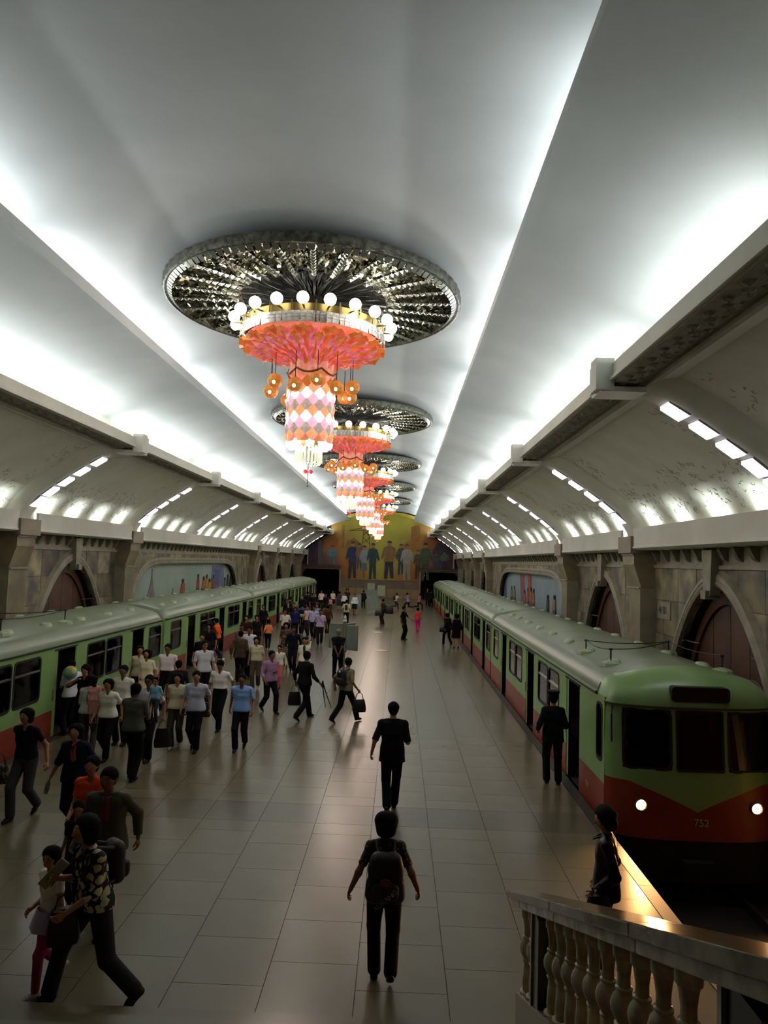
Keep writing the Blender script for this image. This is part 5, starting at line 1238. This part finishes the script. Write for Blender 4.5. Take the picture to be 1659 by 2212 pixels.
# ---- foreground
p = person(-.62, 6.46, 1.70, 140, 'woman in black and cream floral blouse striding left in the near left corner', 'walk', 'floral_cream', 'blouse', .72, '#23242b', hair='perm', sex='w', phase=-1, stride=1.2, turn=-2, nod=-4, lean=6, feet=((-.30,-.26,.12),(.28,.24,.085)), arms=((-.10,.30,.92), (.14,.28,1.12)), shoe='#0d0b0b')
backpack(p, M_nylon, 'dark backpack on the shoulders of the woman in floral blouse', .26, .36, .16)
q = MB(); q.prism([(-.045,-.15),(.045,-.15),(.045,.15),(-.045,.15)], -.008, .008, axis='y'); hp_ = handpt(p, 1, .06)
o = q.obj('folded_paper', mat('paper_grey', '#9a978a', .7)); o.location = (hp_[0], hp_[1], hp_[2]+.04); o.rotation_euler = (.2, .7, .3); tag(o, 'folded grey paper in the raised hand of the floral-blouse woman', 'paper')
p2 = person(-1.10, 6.66, 1.26, 150, 'small girl in white top and pink leggings beside the floral-blouse woman', 'walk', '#b9b2a6', 'tshirt', .25, '#7d1f3f', 'leggings', hair='bob', sex='w', child=True, phase=1, stride=.8, turn=20, shoe='#8f8478', arms=((-.25,.1,.82), (.10,.22,1.0)))
tote((-.86, 6.38, .97), .28, .14, .30, M_blk, 'black round shoulder bag hanging between the girl and the floral-blouse woman', .4, .12)
fr_ = MB(); fr_.lathe([(.125,.72),(.155,.64),(.185,.55)], n=24, rfun=lambda r, a, j: (r*(1+.04*math.cos(8*a)), 0)); o = link('tunic_hem', fr_.mesh('tunic_hem', cloth('#8f8192'), True), p2['root'])
person(-1.05, 7.75, 1.70, 178, 'man in open olive jacket over red shirt behind the floral-blouse woman', 'walk', '#4d4a3a', 'jacket', .95, '#17171a', hair='short', skin=SKIND, phase=1, stride=.7, under='#5a1418', arms=(None, (.34,.06,.90)))
p = person(-1.58, 8.5, 1.56, 180, 'woman in bright orange top between the olive-jacket man and the navy woman', 'stand', '#c8421c', 'tshirt', .3, '#141214', hair='bun', sex='w', nod=-6, arms=((-.16,.28,1.02), (.16,.28,1.0)))
person(-1.55, 8.12, 1.12, 170, 'small dark-haired child held in front of the orange-top woman', 'stand', '#141214', 'tshirt', .4, '#141214', hair='short', child=True, turn=30)
p = person(-2.5, 10.1, 1.58, 178, 'woman in navy cardigan over red print top holding a water bottle', 'walk', '#10142a', 'jacket', .62, '#0e0e12', hair='bob', sex='w', phase=1, stride=.7, under='stripe_red', nod=-10, arms=((-.10-.2,.02,.88), (.36,.05,.86)))
h_ = handpt(p, 1, .08); q = MB(); q.lathe([(0,-.11),(.032,-.11),(.034,-.02),(.030,.05),(.012,.085),(.012,.105),(0,.105)], n=14); o = q.obj('water_bottle', mat('clear_plastic', '#8d9794', .15, trans=.5), None, smooth='auto'); o.location = (h_[0], h_[1], h_[2]-.05); o.rotation_euler = (.2,.3,0); tag(o, 'clear plastic water bottle in the hand of the navy-cardigan woman', 'bottle')
person(-3.53, 10.7, 1.64, 172, 'woman in dark navy T-shirt and grey trousers walking by the left train', 'walk', '#10121e', 'tshirt', .33, '#3b3b3c', hair='bob', sex='w', phase=-1, stride=.75, nod=-4, turn=-6, arms=((-.36,.0,.88), None))
p = person(-4.45, 10.9, 1.62, 178, 'person at the left edge of the photo holding a patterned bag', 'stand', '#2a221c', 'jacket', .6, '#161413', hair='bob', sex='w', arms=((-.34,.12,.90), None))
h_ = handpt(p, 0); tote((-3.99, 10.78, .92), .34, .16, .26, MATS['bag_print'], 'brown patterned handbag at the left edge of the photo', .2, .2)
# ---- centre
p = person(1.97, 7.0, 1.55, 2, 'woman with dark backpack walking away in the centre foreground', 'walk', 'dots_yellow', 'tshirt', .36, '#060606', hair='perm', sex='w', skin=SKIND, phase=-1, stride=.42, arms=((-.36,.03,.90), (.35,.02,.92)), feet=((-.085,.03,.085), (.08,-.18,.17)))
o, c = backpack(p, M_nylon, 'dark maroon backpack with pale lettering on the central woman', .40, .50, .20, .20)
text_mesh('pack_lettering', 'AUKANG', .062, mat('faded_print', '#6b5f5c', .7), o, Matrix.Translation((.0, (c[1]-.20)*.912, (c[2]-.14)*.912)) @ Matrix.Rotation(-.72, 4, 'Y') @ RX(PI/2))
b = MB(); b.ball((.0, (c[1]-.165)*.912, (c[2]+.02)*.912), .035, 12, sc=(1.6,.3,1)); b.obj('round_badge', mat('badge_bronze', '#5c3a24', .35, metal=.6), o)
person(2.0, 11.6, 1.72, 0, 'man in short-sleeved black suit walking away in the centre', 'walk', '#08090e', 'suit', .5, '#060608', hair='short', phase=-1, stride=.5, arms=((-.33,.04,.88), (.20,.20,1.06)), collar='closed', feet=((-.06,-.16,.12),(.05,.12,.085)))
# ---- right
p = person(4.97, 13.3, 1.66, 355, 'uniformed attendant in peaked cap standing at the front train door', 'stand', '#0a0a0d', 'suit', .98, '#07070a', hair='short', sex='w', arms=((-.27,.10,.98), (.22,.22,1.02)), collar='closed'); peaked_cap(p, cloth('#0b0b10'))
p = person(4.16, 7.2, 1.62, 75, 'dark-clothed woman looking left beside the lit platform edge', 'stand', '#0d0b0b', 'jacket', .95, '#0c0a0a', hair='perm', sex='w', arms=((-.20,.10,.92), (.20,.06,.90)), turn=15, nod=12)
tote((4.02, 6.98, .98), .26, .12, .24, M_blk, 'small black handbag held by the dark-clothed woman near the balustrade', .3, .1)
person(5.62, 12.95, 1.62, 110, 'driver leaning inside the first open door of the right train', 'stand', '#1a1613', 'shirt', .9, '#0d0c0c', hair='short', turn=-30)
p = person(4.50, 34.6, 1.60, 25, 'woman in black with white shoulder bag by the right train', 'walk', '#100e0e', 'jacket', .95, '#0c0b0b', hair='bob', sex='w', phase=1); tote((4.22, 34.4, 1.0), .28, .12, .24, M_blk, 'black bag of the left woman by the right train', 0, .1)
person(4.85, 33.5, 1.62, 10, 'woman in black knee-length coat by the right train', 'stand', '#0d0c0c', 'dress', .95, '#0d0c0c', 'skirt', hair='perm', sex='w', hem=.5)
person(2.36, 36.4, 1.74, 250, 'man in all black gesturing with one arm in the middle distance', 'stand', '#09090b', 'shirt', .45, '#070708', hair='short', skin=SKIND, arms=((-.22,.36,1.0), None))
person(3.2, 40.5, 1.42, 355, 'woman in red top and magenta trousers walking away', 'walk', '#a02c2c', 'tshirt', .3, '#b0206a', hair='bob', sex='w', stride=.4)
p = person(1.1, 44.9, 1.62, 60, 'man in brown with large black shoulder bag standing mid platform', 'stand', '#3e2c20', 'shirt', .5, '#3a2618', hair='short', skin=SKIND); tote((1.5, 44.8, 1.35), .55, .3, .55, M_blk, 'large round black bag of the man in brown', 0, .1); tote((.85, 44.6, 1.0), .5, .2, .35, M_blk, 'square black bag in front of the man in brown', 0, .08)
p = person(1.85, 58.5, 1.5, 300, 'small far runner in white with a dark backpack', 'run', '#b5aba0', 'tshirt', .3, '#3c3c3a', hair='short'); backpack(p, M_blk, 'dark backpack of the small far runner in white')
person(2.9, 58.0, 1.56, 65, 'far runner in lilac shirt and dark trousers', 'run', '#8a7890', 'shirt', .4, '#2a1a1c', hair='short')
person(3.8, 59.0, 1.5, 290, 'far runner in pink shirt near the right tunnel', 'run', '#9a5a68', 'shirt', .4, '#1c1416', hair='short', phase=-1)
person(4.75, 64.6, 1.62, 180, 'shadowy figure by the right tunnel mouth, left of two', 'stand', '#100e10', 'jacket', .95, '#0c0b0c', hair='short')
person(5.05, 63.6, 1.56, 0, 'shadowy figure by the right tunnel mouth, right of two', 'stand', '#0e0d10', 'jacket', .95, '#0b0a0b', hair='short')
# ---- far centre left
person(-2.12, 57.4, 1.70, 180, 'dark-haired far figure behind the left white-blouse woman', 'stand', '#3a2e20', 'shirt', .5, '#151313', hair='perm')
person(-2.2, 55.6, 1.42, 175, 'far woman in white long-sleeved blouse and black skirt, left of the two', 'stand', '#cfd0d2', 'blouse', .95, '#0c0b0c', 'skirt', hair='bun', sex='w', arms=((-.3,.0,.86),(.3,.05,.86)))
person(-1.14, 51.9, 1.56, 178, 'far woman in white long-sleeved blouse and black skirt, right of the two', 'walk', '#cfd2d6', 'blouse', .95, '#0c0b0c', 'skirt', hair='bun', sex='w', stride=.5)
p = person(-1.13, 43.5, 1.56, 0, 'man seen from behind in cream shirt with dark backpack straps', 'stand', '#a39c7c', 'shirt', .45, '#0c0c16', hair='short'); backpack(p, M_blk, 'narrow dark pack on the back of the cream-shirt man', .16, .34, .12)
person(-.86, 59.2, 1.52, 10, 'dark figure standing at the far notice board', 'stand', '#151016', 'jacket', .95, '#0f0c10', hair='bun', sex='w')
person(-2.17, 35.4, 1.68, 182, 'man in pale blue shirt walking with the lilac-shirt man', 'walk', '#8f94b4', 'shirt', .42, '#0e0d11', hair='short', skin=SKIND, phase=1, stride=.5)
p = person(-1.58, 33.0, 1.68, 184, 'man in lilac shirt walking towards the camera in mid distance', 'walk', '#9a86a4', 'shirt', .42, '#0e0d10', hair='short', skin=SKIND, phase=-1, stride=.5)
b = MB(); b.tube([(.15,.0,1.42),(.05,.15,1.3),(-.12,.16,1.05),(-.2,.08,.95)], .012, 5); b.obj('bag_strap', M_blk, p['root'])
person(-1.72, 37.8, 1.58, 0, 'person in rust brown clothes walking away behind the lilac-shirt man', 'walk', '#4a2c16', 'shirt', .9, '#2a1a12', hair='short', skin=SKIND, stride=.5)
person(-4.05, 55.8, 1.55, 180, 'far man in pinkish white shirt in front of the left tunnel', 'stand', '#c0a8a2', 'shirt', .5, '#141214', hair='short')
person(-3.36, 52.6, 1.45, 190, 'far woman in black in front of the left tunnel', 'stand', '#0f0d0f', 'blouse', .9, '#0f0d0f', 'skirt', hair='bob', sex='w')
person(-3.05, 52.9, 1.2, 180, 'far small child in pink beside the woman in black', 'stand', '#b06a68', 'tshirt', .4, '#3a2a2c', hair='bob', sex='w', child=True)
person(-3.3, 57.6, 1.5, 180, 'far woman in cream top and black skirt by the left tunnel', 'stand', '#b0a886', 'blouse', .4, '#0d0c0c', 'skirt', hair='bob', sex='w')
person(-2.62, 56.0, 1.52, 0, 'far person in grey dress beside the tunnel edge', 'stand', '#4b4450', 'dress', .5, '#4b4450', 'skirt', hair='bob', sex='w', hem=.4)
person(-2.35, 38.2, 1.62, 180, 'woman in blue-grey top half hidden behind the pale blue shirt man', 'walk', '#6f7796', 'blouse', .4, '#14131a', hair='bob', sex='w', stride=.5)
p = person(-3.05, 37.4, 1.66, 0, 'person with pale green and black backpack walking away by the left train', 'walk', '#2a2f66', 'shirt', .6, '#10101a', hair='short', stride=.5); backpack(p, M_blk, 'pale green and black backpack by the left train', .34, .5, .18, .22, pocket=mat('pale_green_nylon', '#a9b08c', .6))
person(-2.62, 36.6, 1.6, 170, 'woman in pinkish white top behind the pale blue shirt man', 'walk', '#b89a96', 'blouse', .5, '#3a2a2c', hair='bob', sex='w', stride=.5)
for i, (x, y, h, c_, lb) in enumerate(((-4.15,45.5,1.68,'#17141c','dark-clothed passenger by the third left car, nearest of four'),(-4.4,49.9,1.7,'#1a1a16','dark-clothed passenger by the left train in olive black'),(-3.9,49.3,1.64,'#141218','dark-clothed passenger by the left train, right of the olive one'),(-4.6,43.2,1.66,'#100f14','dark-clothed passenger close against the third left car'))): person(x, y, h, (170, 10, 200, 90)[i], lb, 'stand', c_, 'shirt', .6, '#0e0d10', hair=('short', 'short', 'bob', 'short')[i])
person(-4.3, 40.6, 1.68, 185, 'man in dark jacket with pale collar by the left train', 'stand', '#1c1512', 'jacket', .95, '#0f0e0f', hair='short', skin=SKIND, under='#8a8260')
# ---- mid group
person(-.84, 22.0, 1.56, 175, 'girl in white blouse and green pinafore shading her eyes', 'stand', '#c8c5b4', 'blouse', .4, '#123c30', 'skirt', hair='bob', sex='w', under='#0f3d30', arms=('up', None), nod=-8)
p = person(.07, 23.7, 1.68, 5, 'grey-haired man with hands behind his back at the notice board', 'stand', '#0a0b10', 'suit', .45, '#070709', hair='short', hc=HAIRG, skin=SKIND, arms=('back', 'back'), collar='closed')
p = person(-.26, 17.75, 1.72, 355, 'man in black carrying a bag and umbrellas, walking right', 'walk', '#0b0a0b', 'shirt', .85, '#08070a', hair='short', skin=SKIND, phase=-1, stride=1.1, turn=-10, arms=((-.35,.0,.86), (.42,.06,.88)), face_=0) if False else person(-.26, 17.75, 1.72, 325, 'man in black carrying a bag and umbrellas, walking right', 'walk', '#0b0a0b', 'shirt', .85, '#08070a', hair='short', skin=SKIND, phase=1, stride=1.1, arms=((-.34,.05,.86), (.36,.18,.90)))
h_ = handpt(p, 0); tote((h_[0]-.03, h_[1], h_[2]), .34, .14, .34, M_blk, 'black shopping bag in the left hand of the man in black', .1, .16)
h_ = handpt(p, 1); 
for i, dx in enumerate((.10, .22)):
    b = MB(); b.tube([(0,0,.05),(dx*.4,0,-.2),(dx,0,-.52)], .02, 8, r1=.008); b.lathe([(.012,.05),(.014,.12),(0,.13)], n=8); o = b.obj('folded_umbrella', M_blk); o.location = (h_[0]+.02*i, h_[1], h_[2]); tag(o, ('left' if i == 0 else 'right')+' of two folded black umbrellas held by the man in black', 'umbrella')
p = person(.80, 17.6, 1.62, 318, 'youth in olive grey shirt with navy backpack striding away', 'walk', '#5d5b40', 'shirt', .45, '#08080c', hair='short', skin=SKIND, phase=-1, stride=1.35, turn=5, arms=((-.30,-.12,.90), (.33,.10,.88)))
o, c = backpack(p, M_navyn, 'navy backpack with two white discs on the striding youth', .28, .42, .16)
for sd in (-1, 1):
    b = MB(); b.ball(((sd*.055)*p['k'], (c[1]-.115)*p['k'], (c[2]+.17)*p['k']), .032, 12, sc=(1,.35,1)); b.obj('white_disc', mat('white_plastic', '#d9d9d9', .4), o)
h_ = handpt(p, 1); tote(h_, .34, .14, .30, M_blk, 'black tote bag in the hand of the striding youth', .3, .18)
person(-1.25, 18.4, 1.62, 222, 'man in purple shirt crossing his hand over his chest', 'walk', '#7c5e7a', 'shirt', .75, '#0a090c', hair='short', skin=SKIND, phase=1, stride=.9, arms=((-.02,.26,1.12), None))
person(-1.6, 21.9, 1.30, 180, 'child in white long-sleeved top and pink patterned trousers', 'walk', '#b9b7a6', 'tshirt', .95, '#a85a5c', hair='short', child=True, stride=.3, phase=1)
person(-1.64, 25.0, 1.62, 182, 'person in dark navy clothes behind the child in white', 'walk', '#10111f', 'shirt', .9, '#0c0c16', hair='short', skin=SKIND, stride=.4)
person(-2.04, 25.9, 1.66, 180, 'woman in brown floral dress walking towards the camera', 'walk', 'floral_brown', 'dress', .4, '#4a3a30', 'skirt', hair='perm', sex='w', hem=.35, stride=.4, arms=(('chest'), None))
person(-2.24, 21.5, 1.60, 182, 'woman in beige polo shirt and khaki trousers', 'walk', '#a39c84', 'tshirt', .4, '#4f4836', hair='bob', sex='w', stride=.4, phase=-1, shoe='#7c7264')
p = person(-2.9, 23.5, 1.72, 182, 'man in white shirt behind the beige polo woman', 'walk', '#aeb0ba', 'shirt', .42, '#0b0b10', hair='short', skin=SKIND, stride=.5)
person(-3.6, 25.5, 1.56, 180, 'person in open mauve shirt over grey vest by the left train', 'stand', '#6c5260', 'jacket', .6, '#0d0c10', hair='short', skin=SKIND, under='#33333a')
person(-3.62, 30.9, 1.28, 10, 'child in coral pink top walking away between adults', 'walk', '#c8734e', 'tshirt', .9, '#141216', hair='bob', sex='w', child=True, stride=.4)
person(-3.95, 29.9, 1.55, 190, 'woman in black flowered top left of the coral pink child', 'stand', '#15130f', 'blouse', .4, '#0f0e0f', hair='perm', sex='w')
person(-4.98, 27.4, 1.60, 80, 'woman in bright orange shirt boarding the second left car', 'walk', '#c24a1c', 'shirt', .6, '#14182c', hair='short', stride=.5)
person(-3.25, 33.1, 1.62, 180, 'man in white shirt left of the dark blue shirt man', 'walk', '#b4b0a4', 'shirt', .42, '#100f12', hair='short', skin=SKIND, stride=.4)
person(-2.95, 34.2, 1.65, 180, 'man in dark royal blue shirt in mid crowd', 'stand', '#1c2358', 'shirt', .5, '#0c0c14', hair='short', skin=SKIND)
person(-5.75, 31.9, 1.70, 120, 'dark passenger standing in a doorway of the second left car', 'stand', '#1c1714', 'shirt', .6, '#100f0f', hair='perm')
person(-4.2, 29.0, 1.60, 180, 'person in dark red and black by the second left car', 'stand', '#3a1c1a', 'shirt', .6, '#100f0f', hair='short')
person(-3.0, 22.6, 1.64, 0, 'person in brown camouflage print seen from behind', 'walk', 'camo_brown', 'jacket', .9, '#1c160c', hair='short', stride=.4)
person(-3.05, 20.2, 1.10, 180, 'small boy in white shirt with dark braces', 'stand', '#b4b0a4', 'shirt', .9, '#4a4434', hair='short', child=True, arms=('up', None), under='#20201f')
person(-3.1, 16.6, 1.52, 20, 'dark-haired passenger between the white shirts in the crowd', 'stand', '#15131a', 'shirt', .5, '#0c0b10', hair='short')
# ---- left crowd
person(-3.92, 18.3, 1.68, 178, 'man in long-sleeved white shirt beside the left train', 'stand', '#b8b1b0', 'shirt', .95, '#0a0a0d', hair='short', skin=SKIND, hem='tucked')
p = person(-3.16, 19.0, 1.72, 200, 'man in pale shirt and sunglasses looking right', 'stand', '#9ea3aa', 'shirt', .42, '#0a0a0e', hair='short', turn=20, arms=(None, (.22,.22,1.0)))
sunglasses(p)
p = person(-2.04, 16.4, 1.62, 172, 'man in white shirt with black bag looking down', 'walk', '#b5b2ae', 'shirt', .4, '#08080a', hair='short', skin=SKIND, phase=1, stride=.7, nod=28, hem='tucked')
h_ = handpt(p, 1); tote(h_, .28, .12, .32, M_blk, 'black bag beside the leg of the man looking down', .2, .14)
person(-1.18, 14.8, 1.58, 180, 'man in light blue short-sleeved shirt walking ahead of the crowd', 'walk', '#6f8fc4', 'shirt', .42, '#0a0a0e', hair='short', skin=SKIND, phase=-1, stride=.6, hem=-.05)
person(-2.08, 14.6, 1.64, 180, 'man in pale grey-blue shirt arm in arm with the cream-blouse woman', 'walk', '#8d92a2', 'shirt', .42, '#0a090c', hair='short', phase=1, stride=.45, turn=15, hem=-.07)
person(-2.52, 14.75, 1.56, 182, 'woman in cream blouse and grey trousers beside the grey-blue shirt man', 'walk', '#9d9c84', 'blouse', .5, '#35332c', hair='bob', sex='w', phase=-1, stride=.35, shoe='#857a70')
p = person(-2.78, 13.8, 1.66, 178, 'man in white shirt and black sunglasses with a black bag', 'walk', '#a9a5b0', 'shirt', .42, '#08080a', hair='short', skin=SKIND, phase=1, stride=.35); sunglasses(p)
h_ = handpt(p, 0); tote((h_[0], h_[1]+.02, h_[2]), .32, .13, .36, M_blk, 'black holdall hanging beside the sunglasses man', .3, .16)
p = person(-2.62, 12.6, 1.70, 350, 'man in grey shirt seen from behind carrying a toddler', 'stand', '#55564f', 'shirt', .42, '#070707', hair='short', skin=SKIND, stride=.4, arms=((-.15,.26,1.25), (.16,.28,1.22)), feet=((-.07,.10,.085),(.08,-.10,.085)))
person(-2.38, 12.95, .80, 170, 'toddler in pale cyan top carried on the grey shirt man’s shoulder'.replace('’', "'"), 'stand', '#6fa0b4', 'tshirt', .5, '#39424a', hair='short', child=True, z=.92)
person(-3.58, 13.8, 1.56, 178, 'woman in white V-neck blouse and black trousers beside the pink child', 'walk', '#b3b3a2', 'blouse', .42, '#08080a', hair='bob', sex='w', phase=1, stride=.6)
person(-4.28, 17.8, 1.58, 175, 'woman in cream blouse looking up by the left train', 'stand', '#c4bda0', 'blouse', .35, '#c0b89c', 'skirt', hair='perm', sex='w', nod=-14, arms=(None, 'front'))
person(-4.62, 18.2, 1.62, 178, 'woman in cream top just behind the one looking up', 'stand', '#a8a28c', 'blouse', .4, '#2c2824', hair='bob', sex='w', turn=30, nod=-10)
person(-5.9, 20.9, 1.62, 270, 'passenger in dark shirt seen through the last window of the nearest left car', 'stand', '#2a1c20', 'shirt', .5, '#141214', hair='short', skin=SKIND)
p = person(-4.05, 14.0, 1.56, 0, 'adult in grey trousers carrying the pink-dressed child, seen from behind', 'stand', '#9aa0a0', 'blouse', .5, '#4a4f54', hair='bob', sex='w', arms=((-.14,.22,1.0), (.14,.22,1.0)))
person(-3.86, 13.78, .92, 10, 'little girl in puffy pink dress with long black hair', 'stand', '#c48b8a', 'dress', .3, '#c48b8a', 'skirt', hair='long', sex='w', child=True, hem=.42, z=.62)
person(-4.55, 14.9, 1.62, 165, 'woman in plain black holding her collar beside the left train door', 'stand', '#09090b', 'blouse', .5, '#09090b', hair='short', sex='w', arms=(None, 'shoulder'), nod=10)
p = person(-5.12, 15.5, 1.60, 60, 'man in white shirt stepping into the left train door with a blue ball hat', 'stand', '#a6a8ae', 'shirt', .42, '#14141a', hair='short', turn=-60, arms=('shoulder', 'shoulder'))
h_ = wpos(p, (.05, .22, 1.38)); b = MB(); b.ball((0,0,0), .15, 16); o = b.obj('ball', spotmat('ball_print', '#5aa8b4', '#c4a83a', 7, .42, .4), None, smooth=True); o.location = (h_[0]+.18, h_[1]-.28, 1.36); tag(o, 'blue and yellow ball carried at the nearest open left train door', 'ball')
person(-3.72, 14.85, 1.64, 175, 'man in white collared shirt behind the V-neck blouse woman', 'stand', '#a9a69a', 'shirt', .5, '#141216', hair='short', skin=SKIND)
person(-4.6, 24.8, 1.62, 175, 'dark-haired passenger near the gap between the left cars', 'stand', '#18141a', 'shirt', .5, '#0e0d10', hair='perm')
person(-3.95, 21.6, 1.62, 185, 'dark-clothed passenger behind the long-sleeved white shirt man', 'stand', '#141217', 'shirt', .5, '#0d0c10', hair='short')
person(-4.75, 35.5, 1.62, 178, 'dark passenger by the left train behind the royal blue shirt', 'stand', '#1a1416', 'shirt', .6, '#0f0e10', hair='bob', sex='w')
person(-3.7, 38.8, 1.60, 182, 'person in deep purple walking by the third left car', 'walk', '#221a30', 'shirt', .5, '#100f18', hair='short', stride=.4)
